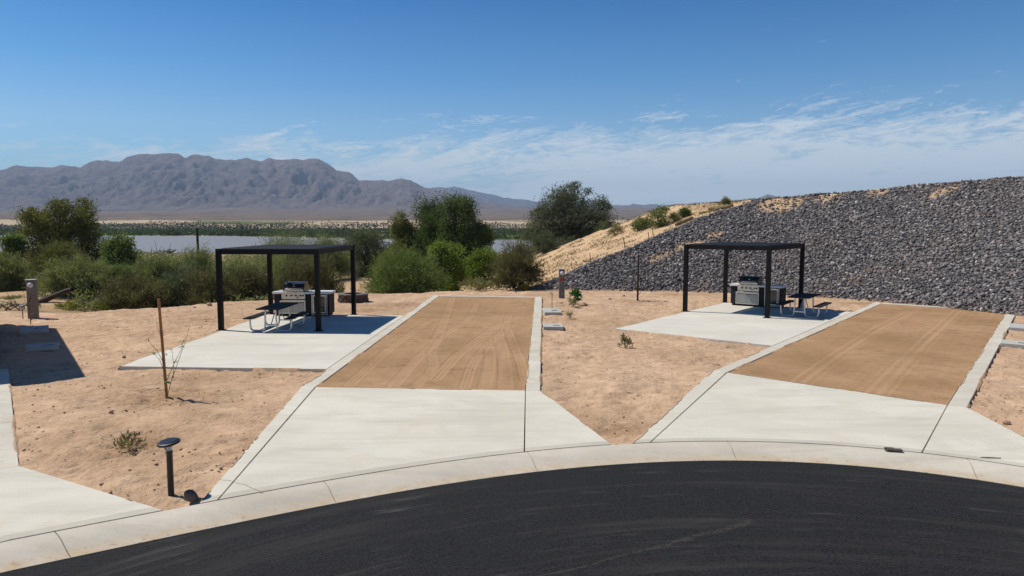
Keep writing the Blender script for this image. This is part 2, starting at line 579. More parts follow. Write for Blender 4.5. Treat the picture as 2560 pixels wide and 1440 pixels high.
def mat_plain():
    m, nt = new_mat('far_plain')
    p = POS(nt)
    sp = N(nt, 'ShaderNodeSeparateXYZ', {0: p})
    n = NOISE(nt, p, 0.012, 6, 0.65)
    n2 = NOISE(nt, MAPV(nt, p, (1, 0.35, 1)), 0.05, 6, 0.7)
    green = MIX(nt, n2, (0.075, 0.098, 0.030), (0.145, 0.170, 0.055))
    sand = MIX(nt, n2, (0.36, 0.27, 0.175), (0.54, 0.42, 0.29))
    fan = MIX(nt, RAMP(nt, n, [(0.35, 0.0), (0.65, 1.0)]), (0.14, 0.105, 0.08), (0.20, 0.155, 0.12))
    fan = MIX(nt, RAMP(nt, NOISE(nt, MAPV(nt, p, (1, 0.5, 1)), 0.02, 8, 0.78), [(0.48, 0.0), (0.60, 0.85)]), fan, (0.08, 0.068, 0.05))
    fan = MIX(nt, RAMP(nt, NOISE(nt, MAPV(nt, p, (0.4, 0.6, 1), loc=(40, 9, 0)), 0.02, 6, 0.7), [(0.60, 0.0), (0.70, 0.7)]), fan, (0.26, 0.205, 0.16))
    c = MIX(nt, attr(nt, 'sandy'), green, sand)
    c = MIX(nt, attr(nt, 'fan'), c, fan)
    finish(nt, c, 0.95, spec=0.05)
    return m


def mat_water():
    m, nt = new_mat('lake_water')
    p = POS(nt)
    n = NOISE(nt, MAPV(nt, p, (0.6, 1.4, 1)), 1.1, 5, 0.6)
    big = NOISE(nt, MAPV(nt, p, (0.25, 1, 1)), 0.03, 4, 0.6)
    c = MIX(nt, big, (0.21, 0.205, 0.19), (0.25, 0.24, 0.22))
    finish(nt, c, 0.42, bump=n, bstr=0.6, bdist=0.25, spec=0.35)
    return m


M = {}
M['ground'] = mat_ground()
M['pad'] = mat_pad()
M['concrete'] = mat_concrete('broom_concrete')
M['slab'] = mat_concrete('patio_concrete', (0.60, 0.572, 0.49), (0.67, 0.645, 0.56))
M['kerb'] = mat_concrete('kerb_concrete', (0.51, 0.47, 0.385), (0.595, 0.55, 0.46), 0.3, True)
M['trowel'] = mat_concrete('trowelled_edge_concrete', (0.47, 0.44, 0.365), (0.55, 0.515, 0.43))
M['strip'] = mat_concrete('strip_concrete', (0.54, 0.51, 0.425), (0.62, 0.585, 0.495), 0.6)
M['block'] = mat_concrete('block_concrete', (0.42, 0.43, 0.40), (0.50, 0.50, 0.46))
M['asphalt'] = mat_asphalt()
M['crack'] = simple('crack_dirt', (0.20, 0.17, 0.135), 0.9)
M['stone'] = mat_stone()
M['mountain'] = mat_mountain('mountain_rock', (0.16, 0.125, 0.118), (0.215, 0.17, 0.148), (0.25, 0.195, 0.162))
M['mountain_far'] = mat_mountain('far_mountain_rock', (0.10, 0.088, 0.085), (0.145, 0.122, 0.11), (0.17, 0.14, 0.12))
M['plain'] = mat_plain()
M['water'] = mat_water()
M['black_metal'] = simple('black_powder_coat', (0.010, 0.010, 0.0105), 0.55, 0.0, 0.2, 3, 0.15)
M['louvre'] = simple('louvre_powder_coat', (0.012, 0.0125, 0.0135), 0.6, 0.0, 0.2, 3, 0.15)
M['galv'] = simple('galvanised_tube', (0.62, 0.63, 0.64), 0.38, 0.85, 0.1, 12)
M['plank'] = simple('charcoal_plastic_plank', (0.0185, 0.0185, 0.020), 0.65, 0.0, 0.2, 5, 0.12, 0.15)
M['steel'] = simple('brushed_stainless', (0.60, 0.585, 0.55), 0.36, 0.9, 0.08, 4)
M['steel_dull'] = simple('brushed_stainless_door', (0.36, 0.36, 0.35), 0.5, 0.55, 0.1, 3)
M['hood'] = simple('black_enamel', (0.016, 0.017, 0.021), 0.22, 0.0, 0.15, 3, 0.6)
M['dark_gap'] = simple('shadowed_recess', (0.012, 0.012, 0.012), 0.8)
M['clad'] = simple('slate_cladding', (0.020, 0.021, 0.026), 0.65, 0.0, 0.25, 5, 0.2, 0.25)
M['counter'] = simple('white_counter', (0.74, 0.735, 0.71), 0.35, 0.0, 0.06, 10, 0.4)
M['badge'] = simple('chrome_badge', (0.6, 0.6, 0.6), 0.25, 1.0)
M['fridge_glass'] = simple('dark_fridge_glass', (0.02, 0.024, 0.022), 0.05, 0.0, 0.1, 2, 0.6)
M['pedestal'] = simple('grey_pedestal_paint', (0.155, 0.150, 0.142), 0.5, 0.1, 0.12, 3, 0.35)
M['pedestal_tan'] = simple('beige_pedestal_paint', (0.185, 0.165, 0.145), 0.5, 0.1, 0.12, 3, 0.35)
M['lid'] = simple('light_metal_lid', (0.50, 0.50, 0.49), 0.4, 0.5, 0.1, 3)
M['meter_glass'] = simple('meter_cover', (0.62, 0.63, 0.64), 0.15, 0.0, 0.1, 8, 0.6)
M['orange'] = simple('orange_sticker', (0.42, 0.075, 0.032), 0.55)
M['ink'] = simple('dark_print', (0.015, 0.012, 0.012), 0.6)
M['wood'] = simple('brown_stake_wood', (0.36, 0.175, 0.065), 0.75, 0.0, 0.4, 9, 0.2, 0.3)
M['dark_wood'] = simple('weathered_dark_wood', (0.055, 0.040, 0.030), 0.85, 0.0, 0.3, 6, 0.2, 0.3)
M['dead_wood'] = simple('grey_dead_wood', (0.13, 0.105, 0.08), 0.9, 0.0, 0.3, 6, 0.1)
M['bark'] = simple('bark', (0.085, 0.062, 0.042), 0.9, 0.0, 0.3, 4, 0.1, 0.4)
M['straw'] = simple('straw_wattle', (0.20, 0.155, 0.075), 0.95, 0.0, 0.35, 14, 0.05, 0.5)
M['lamp_black'] = simple('black_lamp_paint', (0.014, 0.014, 0.016), 0.4, 0.0, 0.2, 5, 0.45)
M['solar'] = simple('solar_cell', (0.012, 0.016, 0.030), 0.4, 0.0, 0.2, 20, 0.2)
M['rock_grey'] = simple('loose_rock', (0.40, 0.275, 0.175), 0.9, 0.0, 0.3, 9, 0.1, 0.5)
M['rock_dark'] = simple('dark_flat_rock', (0.15, 0.118, 0.095), 0.85, 0.0, 0.3, 12, 0.2, 0.5)
M['fire_block'] = simple('split_face_block', (0.115, 0.088, 0.072), 0.9, 0.0, 0.4, 9, 0.1, 0.8)
M['fire_cap'] = simple('weathered_cap_block', (0.20, 0.175, 0.150), 0.9, 0.0, 0.3, 8, 0.1, 0.6)
M['ash'] = simple('ash', (0.05, 0.045, 0.04), 0.95)
M['tape'] = simple('green_tie_tape', (0.03, 0.22, 0.09), 0.5)
M['pipe'] = simple('weathered_pipe', (0.20, 0.18, 0.155), 0.5, 0.4)
M['rubber'] = simple('black_rubber', (0.02, 0.02, 0.02), 0.6)
M['stick'] = simple('young_stem', (0.16, 0.10, 0.06), 0.8)
M['post_metal'] = simple('rusty_rod', (0.10, 0.055, 0.035), 0.8)
M['rv_white'] = simple('camper_white_gelcoat', (0.74, 0.74, 0.72), 0.35, 0.0, 0.05, 2, 0.4)
M['rv_grey'] = simple('camper_grey_trim', (0.20, 0.20, 0.21), 0.5)
M['glass_dark'] = simple('tinted_glass', (0.02, 0.022, 0.025), 0.08, 0.0, 0.1, 2, 0.8)

m_, nt_ = new_mat('clear_lamp_lens')
tr_ = N(nt_, 'ShaderNodeBsdfTransparent', {0: (0.86, 0.87, 0.88, 1)})
gl_ = N(nt_, 'ShaderNodeBsdfPrincipled', {'Base Color': (0.75, 0.76, 0.78, 1), 'Roughness': 0.25})
N(nt_, 'ShaderNodeOutputMaterial', {0: N(nt_, 'ShaderNodeMixShader', {0: 0.45, 1: tr_.outputs[0], 2: gl_.outputs[0]}).outputs[0]})
M['lens'] = m_

M['leaf_olive'] = mat_leaf('olive_leaf', [(0.045, 0.047, 0.017), (0.115, 0.115, 0.038), (0.20, 0.185, 0.060)])
M['leaf_dark'] = mat_leaf('dark_leaf', [(0.026, 0.038, 0.016), (0.070, 0.098, 0.034), (0.150, 0.185, 0.060)])
M['leaf_green'] = mat_leaf('green_leaf', [(0.060, 0.078, 0.026), (0.110, 0.142, 0.046), (0.165, 0.20, 0.068)])
M['leaf_bright'] = mat_leaf('bright_leaf', [(0.060, 0.092, 0.018), (0.130, 0.180, 0.032), (0.20, 0.245, 0.050)])
M['leaf_grey'] = mat_leaf('grey_green_leaf', [(0.048, 0.054, 0.034), (0.090, 0.102, 0.062), (0.145, 0.158, 0.098)])
M['leaf_salt'] = mat_leaf('feathery_leaf', [(0.085, 0.092, 0.040), (0.170, 0.180, 0.080), (0.26, 0.262, 0.125)], 0.34)
M['leaf_brown'] = mat_leaf('brownish_leaf', [(0.075, 0.066, 0.032), (0.12, 0.108, 0.052), (0.175, 0.155, 0.075)], 0.3)
M['leaf_yellow'] = mat_leaf('yellow_green_leaf', [(0.080, 0.090, 0.020), (0.145, 0.155, 0.030), (0.22, 0.21, 0.045)], 0.35)
M['leaf_weed'] = mat_leaf('weed_leaf', [(0.10, 0.095, 0.040), (0.165, 0.15, 0.065), (0.23, 0.20, 0.095)], 0.3)
M['leaf_dry'] = mat_leaf('dry_leaf', [(0.11, 0.095, 0.05), (0.17, 0.145, 0.08), (0.24, 0.205, 0.12)], 0.3)
M['leaf_fresh'] = mat_leaf('fresh_leaf', [(0.018, 0.070, 0.014), (0.035, 0.13, 0.022), (0.06, 0.19, 0.03)], 0.3)
M['reed'] = mat_leaf('reed', [(0.040, 0.052, 0.018), (0.065, 0.084, 0.026), (0.10, 0.116, 0.036)], 0.2, 0.01)
M['wood_far'] = mat_leaf('far_wood', [(0.045, 0.040, 0.032), (0.070, 0.062, 0.050), (0.095, 0.088, 0.066)], 0.2, 0.01)
M['shore_bush'] = mat_leaf('shore_bush', [(0.022, 0.032, 0.012), (0.045, 0.058, 0.020), (0.075, 0.088, 0.03)], 0.2, 0.1)

# ------------------------------------------------------------------ terrain function
edge_px = [(0, 785), (153, 785), (275, 776), (428, 769), (540, 756), (672, 752), (817, 733), (912, 734), (1040, 734), (1110, 729), (1340, 725), (1500, 726)]
edge_xy = np.array([gp(*q) for q in edge_px])
EX = np.concatenate([[-80, -24], edge_xy[:, 0], [9, 80]])
EY = np.concatenate([[26, 27.5], edge_xy[:, 1], [40, 40]])

toe = np.array([(-6.0, 39.2)] + [gp(*q) for q in [(1340, 724), (1500, 727), (1700, 729), (1900, 735), (2100, 747), (2300, 763), (2560, 792)]] + [(21.8, 23.0), (26.0, 14.0), (30, 2.0)])


def toe_s(x, y):
    x = np.asarray(x, float); y = np.asarray(y, float)
    best = np.full(x.shape, 1e9); sgn = np.ones(x.shape)
    for i in range(len(toe) - 1):
        a, b = toe[i], toe[i + 1]
        d = b - a
        L2 = d @ d
        t = np.clip(((x - a[0]) * d[0] + (y - a[1]) * d[1]) / L2, 0, 1)
        px, py = a[0] + t * d[0], a[1] + t * d[1]
        q = (x - px) ** 2 + (y - py) ** 2
        cr = d[0] * (y - a[1]) - d[1] * (x - a[0])
        up = q < best - 1e-9
        best = np.where(up, q, best); sgn = np.where(up, np.sign(cr), sgn)
    return np.sqrt(best) * sgn


SLOPE = 0.577


def face_hit(u, v):
    d = ray(u, v)
    for t in np.arange(20, 75, 0.03):
        x, y, z = d[0] * t, d[1] * t, CAM_H + d[2] * t
        if SLOPE * toe_s(np.array([x]), np.array([y]))[0] > z:
            return x, y, z
    return x, y, z


crest_px = [(1345, 722), (1430, 678), (1522, 640), (1583, 618), (1637, 595), (1689, 573), (1752, 547), (1806, 529), (1860, 514), (1887, 500), (2000, 491), (2150, 481), (2240, 470), (2300, 463), (2430, 454), (2560, 444)]
crest = np.array([face_hit(*q) for q in crest_px])
order = np.argsort(crest[:, 0])
CX, CZ = crest[order, 0], np.maximum.accumulate(crest[order, 2])


def crest_z(x):
    lo = CZ[0] + (x - CX[0]) * 0.22
    hi = CZ[-1] + np.minimum((x - CX[-1]) * 0.06, 0.8)
    return np.where(x < CX[0], lo, np.where(x > CX[-1], hi, np.interp(x, CX, CZ)))


def dune_z(x):
    return np.where(x < 12.2, 4.85 + 0.41 * (x - 12.2), 4.85 + 0.05 * (x - 12.2))


def hill(x, y):
    s = toe_s(x, y)
    front = SLOPE * s
    g = crest_z(x)
    k = smooth(43.5, 53, y)
    g2 = g + k * np.maximum(dune_z(x) - g, -0.6 * (x < 6))
    g2 = g2 + 0.10 * (fbm(x * 0.4, y * 0.4, 5, 3) - 0.5) * smooth(0, 3, s - 2)
    back = 0.55 * (67 - y)
    z = np.minimum(np.minimum(front, g2), back)
    return z, s, front, g


def base_z(x, y):
    ye = np.interp(x, EX, EY)
    s = y - ye
    k = smooth(-16.5, -22, x)
    z = (1 - k) * (-2.3 * smooth(0, 11, s)) + k * (-0.35 * smooth(0, 6, s) - 1.95 * smooth(13, 34, s)) - 0.45 * smooth(11, 90, s)
    z = z - np.maximum(y - 150, 0) * 0.03
    low = smooth(0.2, 3.0, s)
    z = z + low * 0.5 * (fbm(x * 0.16, y * 0.16, 3, 4) - 0.5)
    z = z + 0.9 * np.exp(-(((x + 13.5) / 5) ** 2 + ((y - 64) / 5) ** 2)) + 0.5 * np.exp(-(((x + 17) / 4) ** 2 + ((y - 70) / 6) ** 2))
    return z, s, low


road_back_px = [(0, 1353), (153, 1326), (411, 1279), (546, 1252), (800, 1208), (1000, 1173), (1308, 1127), (1525, 1109), (1624, 1105), (1823, 1109), (2307, 1136), (2560, 1166)]
road_edge_px = [(0, 1432), (161, 1394), (282, 1370), (403, 1348), (460, 1337), (830, 1262), (1000, 1231), (1183, 1200), (1396, 1169), (1609, 1153), (1841, 1153), (2097, 1165), (2438, 1200), (2560, 1215)]
RC = np.array([2.8, 0.0])


def polar_fit(px, z):
    P = np.array([gp(*q, z) for q in px]) - RC
    th, r = np.arctan2(P[:, 1], P[:, 0]), np.hypot(P[:, 0], P[:, 1])
    k = np.polyfit(th, r, 3)
    lo, hi = th.min(), th.max()

    def f(t):
        t = np.asarray(t, float)
        tc = np.clip(t, lo, hi)
        return np.polyval(k, tc)
    return f


r_back = polar_fit(road_back_px, 0.02)
_r_edge = polar_fit(road_edge_px, -0.075)


def r_edge(t):
    return np.minimum(_r_edge(t), r_back(t) - 0.5)


def road_s(x, y):
    dx, dy = x - RC[0], y - RC[1]
    return np.hypot(dx, dy) - r_back(np.mod(np.arctan2(dy, dx) + math.pi / 2, 2 * math.pi) - math.pi / 2)


def rough_dirt(x, y):
    n = 0.035 * (fbm(x * 1.1, y * 1.1, 21, 3) - 0.5)
    n = n + 0.11 * (fbm(x * 2.6, y * 3.0, 33, 4, 0.72) - 0.5)
    clod = fbm(x * 4.3 + 9, y * 5.2, 55, 3, 0.65, 2.1, True)
    patch = smooth(0.42, 0.62, fbm(x * 0.7, y * 0.7, 71, 3))
    n = n - 0.085 * patch * np.maximum(clod - 0.62, 0) * 2.2
    n = n + 0.04 * patch * np.maximum(0.42 - clod, 0)
    return n


holes = [(*gp(425, 985), 0.75, 0.05), (*gp(318, 1112), 0.55, 0.05), (*gp(1600, 752), 0.8, 0.05), (*gp(1440, 760), 0.6, 0.05)]
# long soft furrows between the stake and the bollard
furrows = [(gp(60, 1040), gp(690, 1028)), (gp(60, 1085), gp(690, 1062))]


def terrain(x, y, detail=True):
    x = np.asarray(x, float); y = np.asarray(y, float)
    b, s, low = base_z(x, y)
    h, ts, front, g = hill(x, y)
    z = np.maximum(b, h)
    z = np.where(y < 20, np.where(ts > 0, np.minimum(front, g), b), z)
    if detail:
        flat = (1 - low) * smooth(-0.3, 0.3, -ts)
        d = rough_dirt(x, y)
        for (hx, hy, hr, hd) in holes:
            q = np.exp(-((x - hx) ** 2 + ((y - hy) * 0.8) ** 2) / hr ** 2)
            d = d * (1 + 1.5 * q) - hd * 0.4 * q
        for a, c in furrows:
            dx, dy = c[0] - a[0], c[1] - a[1]
            L = math.hypot(dx, dy)
            t = ((x - a[0]) * dx + (y - a[1]) * dy) / L ** 2
            q = ((x - a[0]) * -dy + (y - a[1]) * dx) / L + 0.12 * (vnoise(t * 7, t * 0, 5) - 0.5)
            d = d + np.where((t > -0.1) & (t < 1.0), 0.022 * np.exp(-(q / 0.09) ** 2) - 0.014 * np.exp(-((q + 0.16) / 0.12) ** 2), 0)
        zs = np.minimum(-0.024 + d, 0.029)
        z = z + flat * zs
        z = z + low * 0.10 * (fbm(x * 1.2, y * 1.2, 91, 4) - 0.5)
        z = z + smooth(0, 1.5, ts) * 0.10 * (fbm(x * 0.9, y * 0.9, 95, 4) - 0.5)
    rs = road_s(x, y)
    z = np.where(rs < 0, np.minimum(z, -0.03 - 0.4 * smooth(0.02, 0.25, -rs)), z)
    return z


def hit(u, v, tmax=120):
    d = ray(u, v)
    t = np.arange(8, tmax, 0.04)
    z = terrain(d[0] * t, d[1] * t, False)
    k = np.argmax(z > CAM_H + d[2] * t)
    return d[0] * t[k], d[1] * t[k], z[k]


def axis(a, b, dense, c0, c1, g=1.18, cap=8.0):
    mid = list(np.arange(c0, c1 + dense / 2, dense))
    lo, st, p = [], dense, c0
    while p > a:
        st = min(st * g, cap); p -= st; lo.append(p)
    hi, st, p = [], dense, mid[-1]
    while p < b:
        st = min(st * g, cap); p += st; hi.append(p)
    return np.array(lo[::-1] + mid + hi)


xs = axis(-140, 150, 0.08, -17.0, 14.0, 1.05, 6.0)
ys = axis(-70, 190, 0.08, 8.0, 30.0, 1.04, 5.0)
X, Y = np.meshgrid(xs, ys)
Z = terrain(X, Y)
def in_poly(x, y, poly):
    c = np.zeros(x.shape, bool)
    k = len(poly)
    for i in range(k):
        x1, y1 = poly[i]; x2, y2 = poly[(i + 1) % k]
        c ^= ((y1 > y) != (y2 > y)) & (x < (x2 - x1) * (y - y1) / (y2 - y1 + 1e-12) + x1)
    return c


# the soil is dug out under the two dirt pads, whose own fill lies on top
for quad in ([(793, 966), (1314, 976), (1337, 742), (1096, 739)], [(1817, 931), (2369, 1013), (2519, 776), (2207, 757)]):
    Z = np.where(in_poly(X, Y, [gp(*q) for q in quad]), np.minimum(Z, -0.06), Z)
b_, s_, low_ = base_z(X, Y)
h_, ts_, fr_, g_ = hill(X, Y)
onhill = smooth(-0.1, 0.5, h_ - b_) * smooth(0.0, 0.3, ts_) * (Y > 15)
sand = np.clip(onhill * 1.0, 0, 1)
sand = np.maximum(sand, 0.8 * np.exp(-(((X + 13.5) / 4.5) ** 2 + ((Y - 58) / 12) ** 2)) * low_)
sand = np.maximum(sand, 0.7 * np.exp(-(((X + 25.5) / 5.0) ** 2 + ((Y - 36) / 5) ** 2)) * low_)
patches = [((1965, 508), 1.5, 0.35), ((1925, 516), 0.9, 0.3), ((2070, 492), 1.1, 0.22), ((2190, 478), 0.8, 0.25), ((2355, 481), 0.8, 0.2)]
streak = [(1625, 650), (1690, 625), (1745, 606), (1800, 585)]
patch_w = [(hit(*p), a, b) for p, a, b in patches]
streak_w = [hit(*p) for p in streak]


def sandpatch(x, y):
    q = np.zeros(np.shape(x))
    for (c, a, b) in patch_w:
        q = np.maximum(q, np.exp(-(((x - c[0]) / a) ** 2 + ((y - c[1]) / (b * 2.5)) ** 2)))
    for a, c in zip(streak_w[:-1], streak_w[1:]):
        dx, dy = c[0] - a[0], c[1] - a[1]
        L2 = dx * dx + dy * dy
        t = np.clip(((x - a[0]) * dx + (y - a[1]) * dy) / L2, 0, 1)
        dd = np.hypot(x - a[0] - t * dx, y - a[1] - t * dy)
        q = np.maximum(q, 0.75 * np.exp(-(dd / 0.38) ** 2))
    return q


sp_ = sandpatch(X, Y)
rock = smooth(0.0, 0.15, ts_) * smooth(-0.12, 0.02, g_ - fr_ + 0.06) * (onhill > 0.0) * (X > 0.5)
rock = rock * (1 - smooth(0.35, 0.6, sp_ + 0.5 * (fbm(X * 2, Y * 2, 8, 3) - 0.5)))
dug = np.zeros_like(X)
for (hx, hy, hr, hd) in holes:
    dug = np.maximum(dug, 0.8 * np.exp(-((X - hx) ** 2 + (Y - hy) ** 2) / hr ** 2))
# darker turned soil behind the left patio and beside the right one
for (pu, pv, rx, ry) in [(985, 762, 1.9, 1.0), (910, 775, 1.5, 0.9), (2150, 757, 1.2, 0.6), (2135, 742, 1.6, 0.5), (1690, 735, 1.5, 0.6), (1560, 1070, 0.55, 0.35), (1500, 1075, 0.5, 0.3)]:
    cx_, cy_ = gp(pu, pv)
    dug = np.maximum(dug, 0.85 * np.exp(-(((X - cx_) / rx) ** 2 + ((Y - cy_) / ry) ** 2)))
rs = np.random.default_rng(12)
for k in range(26):
    cx_, cy_ = rs.uniform(-13, 9), rs.uniform(10, 33)
    q = np.exp(-(((X - cx_) / rs.uniform(0.5, 1.8)) ** 2 + ((Y - cy_) / rs.uniform(0.25, 0.8)) ** 2))
    dug = np.maximum(dug, rs.uniform(0.2, 0.45) * q)
ground = mesh_np('ground', np.stack([X, Y, Z], -1).reshape(-1, 3), grid_faces(len(ys), len(xs)), M['ground'], smooth_shade=True,
                 attrs={'low': (low_ * (1 - onhill)).ravel(), 'sand': (sand * (1 - rock)).ravel(), 'rock': rock.ravel(), 'dug': dug.ravel()})
ground['kind'] = 'structure'
ground['label'] = 'bare sandy ground of the campground'

# ------------------------------------------------------------------ lake and far country
wx, wy = np.meshgrid([-1500, -300, 300, 1500], [135.0, 300, 600, 1000])
water = mesh_np('lake_water', np.stack([wx, wy, np.full(wx.shape, -3.0)], -1).reshape(-1, 3), grid_faces(4, 4), M['water'])
water['kind'] = 'structure'
water['label'] = 'grey blue lake behind the campground'

aa = np.linspace(-2.2, 1.6, 520)
yy = 260 * (4600 / 260) ** np.linspace(0, 1, 130)
A, Yf = np.meshgrid(aa, yy)
Xf = A * Yf
ush = 1280 + A * F_PX
vsh = np.interp(ush, [-2000, 0, 560, 800, 960, 1050, 1340, 1500, 4000], [588, 589, 590, 595, 598, 601, 601, 598, 598])
shore = 6.5 * F_PX / (vsh - HORIZON) + 14 * (fbm(Xf * 0.02, Yf * 0.002, 4, 4) - 0.5)
zf = -3.6 + 0.75 * smooth(-8, 10, Yf - shore) + 0.5 * smooth(20, 200, Yf - shore)
bank = smooth(820, 980, Yf)
zf = zf + bank * (10.5 + 5.0 * (fbm(Xf * 0.012, Yf * 0.01, 14, 5) - 0.5)) * (0.85 + 0.3 * vnoise(Xf * 0.003, Yf * 0, 2))
fanh = np.maximum(Yf - 1050, 0) / 3150
zf = zf + 78 * fanh ** 1.15 + fanh * 26 * (fbm(Xf * 0.0025, Yf * 0.0012, 24, 5) - 0.5) * 1.5
sandy = smooth(800, 850, Yf + 60 * (fbm(Xf * 0.02, Yf * 0.02, 9, 3) - 0.5)) * smooth(0.45, 0.55, fbm(Xf * 0.008 + 5, Yf * 0.02, 31, 4) + 0.10 * smooth(-0.4, 0.1, Xf / Yf))
# pale beach at the water's edge here and there
sandy = np.maximum(sandy, smooth(0.50, 0.58, fbm(Xf * 0.012 + 3, Yf * 0, 39, 2)) * (1 - smooth(6, 14, Yf - shore)))
fan = smooth(1030, 1200, Yf + 120 * (fbm(Xf * 0.01, Yf * 0.01, 29, 3) - 0.5))
plain = mesh_np('far_shore', np.stack([Xf, Yf, zf], -1).reshape(-1, 3), grid_faces(len(yy), len(aa)), M['plain'], smooth_shade=True,
                attrs={'sandy': sandy.ravel(), 'fan': fan.ravel()})
plain['kind'] = 'structure'
plain['label'] = 'green marsh and desert plain beyond the lake'

SKY1 = [(-2700, 545), (-2200, 520), (-1500, 470), (-900, 440), (-400, 452), (-150, 436), (0, 431), (22, 426), (40, 418), (55, 414), (82, 417), (125, 421), (145, 420), (165, 413), (190, 418), (212, 421),
        (225, 414), (232, 410), (255, 402), (300, 405), (310, 406), (325, 397), (337, 392), (355, 387), (390, 387), (455, 387), (465, 392), (472, 397), (482, 391), (492, 388),
        (532, 391), (540, 396), (547, 400), (585, 401), (622, 399), (640, 402), (665, 403), (682, 397), (700, 400), (715, 402), (740, 400), (765, 401), (785, 398), (802, 399),
        (825, 411), (838, 420), (847, 427), (865, 430), (880, 434), (892, 445), (901, 452), (920, 453), (940, 452), (975, 454), (990, 450), (1005, 448), (1018, 449), (1030, 452),
        (1050, 461), (1065, 469), (1100, 478), (1140, 488), (1200, 503), (1280, 516), (1400, 524), (2600, 540)]
SKY2 = [(-400, 500), (900, 480), (1040, 472), (1065, 470), (1092, 468), (1115, 471), (1137, 466), (1160, 471), (1190, 477), (1222, 485), (1250, 491), (1280, 496), (1310, 500), (1345, 503),
        (1400, 503), (1460, 500), (1518, 505), (1532, 512), (1570, 514), (1579, 509), (1600, 511), (1615, 513), (1629, 511), (1655, 514), (1683, 509), (1698, 512), (1716, 516), (1752, 515),
        (1770, 507), (1795, 502), (1810, 507), (1833, 512), (1870, 507), (1899, 492), (1912, 486), (1932, 490), (1950, 492), (2100, 500), (2600, 480), (3200, 510), (3600, 548)]


def mountain_range(name, skyl, y0, yc, y1, a0, a1, na, ny, z0, seed, mat, label, amp):
    a = np.linspace(a0, a1, na)
    u = 1280 + a * F_PX
    v = np.interp(u, [p[0] for p in skyl], [p[1] for p in skyl])
    v = v + 9.0 * (fbm(u * 0.05, u * 0, seed, 7, 0.66) - 0.5)
    ycol = yc + 700 * (fbm(a * 3, a * 0, seed + 3, 2) - 0.5)
    zc = CAM_H + (HORIZON - v) / F_PX * ycol
    q = np.linspace(0, 1.6, ny)[:, None]
    yv = y0 + q * (ycol[None] - y0)
    xv = a[None] * yv
    rg = fbm(xv / 420 + 0.15 * yv / 400, yv / 900, seed + 5, 6, 0.55, 2.1, True)
    rg2 = fbm(xv / 150 + 0.6 * vnoise(xv / 300, yv / 300, 3), yv / 420, seed + 9, 5, 0.55, 2.1, True)
    prof = np.where(q < 1, q ** 1.25, 1 - 0.9 * (q - 1))
    z = z0 + (zc[None] - z0) * prof
    env = np.clip(q * (1.0 - q) * 4, 0, 1) * np.clip((zc[None] - z0) / 400, 0.15, 1.2)
    rg3 = fbm(xv / 60 + 0.8 * vnoise(xv / 120, yv / 120, 5), yv / 190, seed + 19, 4, 0.6, 2.1, True)
    z = z + env * amp * ((rg - 0.62) * 0.36 + (rg2 - 0.6) * 0.40 + (rg3 - 0.6) * 0.42)
    lim = CAM_H + (HORIZON - v[None] - 2) / F_PX * yv
    z = np.where(q < 0.97, np.minimum(z, lim), z)
    z = np.where(q <= 0.0, z0 - 60, z)
    o = mesh_np(name, np.stack([xv, yv, z], -1).reshape(-1, 3), grid_faces(ny, na), mat, smooth_shade=False)
    o['kind'] = 'structure'
    o['label'] = label
    return o


mountain_range('mountains', SKY1, 4100, 5600, 6800, -2.1, 0.6, 1150, 120, 80, 101, M['mountain'], 'hazy purple brown desert mountains across the lake', 230)
mountain_range('mountains', SKY2, 7200, 9000, 10400, -0.3, 1.3, 480, 50, 110, 202, M['mountain_far'], 'low bluish mountain range far to the right', 260)


def blades(P, D, L, Wd, jit=0.35, rs=rng):
    """one diamond leaf per point: base P, direction D"""
    n = len(P)
    D = D + jit * rs.normal(size=(n, 3))
    D /= np.linalg.norm(D, axis=1)[:, None] + 1e-9
    sd = np.cross(D, rs.normal(size=(n, 3)))
    sd /= np.linalg.norm(sd, axis=1)[:, None] + 1e-9
    L = np.asarray(L).reshape(-1, 1) * np.ones((n, 1)); Wd = np.asarray(Wd).reshape(-1, 1) * np.ones((n, 1))
    V = np.stack([P, P + D * L * 0.45 + sd * Wd * 0.5, P + D * L, P + D * L * 0.45 - sd * Wd * 0.5], 1).reshape(-1, 3)
    Fq = np.arange(4 * n).reshape(n, 4)
    return V, Fq


def far_z(x, y):
    a = x / y
    ia = np.clip(((a - aa[0]) / (aa[1] - aa[0])).astype(int), 0, len(aa) - 1)
    iy = np.clip((np.log(y / 260) / math.log(4600 / 260) * 129).astype(int), 0, 129)
    return zf[iy, ia], shore[iy, ia]


# reeds on the far marsh, then the dark belt of scrub trees behind them
n = 42000
ya = 300 * (800 / 300) ** rng.random(n)
xa = ya * rng.uniform(-0.95, 0.5, n)
zz, sh = far_z(xa, ya)
ok = (ya > sh + 4) & (fbm(xa * 0.03, ya * 0.02, 61, 3) > 0.40)
xa, ya, zz = xa[ok], ya[ok], zz[ok]
P = np.stack([xa, ya, zz - 0.2], 1)
sc = ya / 500
V, Fq = blades(P, np.tile([0, 0, 1.0], (len(P), 1)), rng.uniform(0.8, 2.2, len(P)), rng.uniform(0.7, 1.6, len(P)) * (0.6 + sc), 0.5)
o = mesh_np('reeds', V, Fq, M['reed'])
tag(o, 'low green reeds on the far shore of the lake', 'reeds', kind='stuff')
n = 30000
ya = rng.uniform(600, 800, n)
xa = ya * rng.uniform(-0.95, 0.5, n)
zz, sh = far_z(xa, ya)
dn = fbm(xa * 0.012, ya * 0.012, 66, 4)
ok = (dn > 0.36) & (rng.random(n) < 0.2 + 0.8 * smooth(640, 700, ya))
xa, ya, zz, dn = xa[ok], ya[ok], zz[ok], dn[ok]
ht = 4.0 + 8 * (fbm(xa * 0.02, ya * 0.02, 67, 3) - 0.3)
P = np.stack([xa, ya, zz + rng.random(len(xa)) * ht], 1)
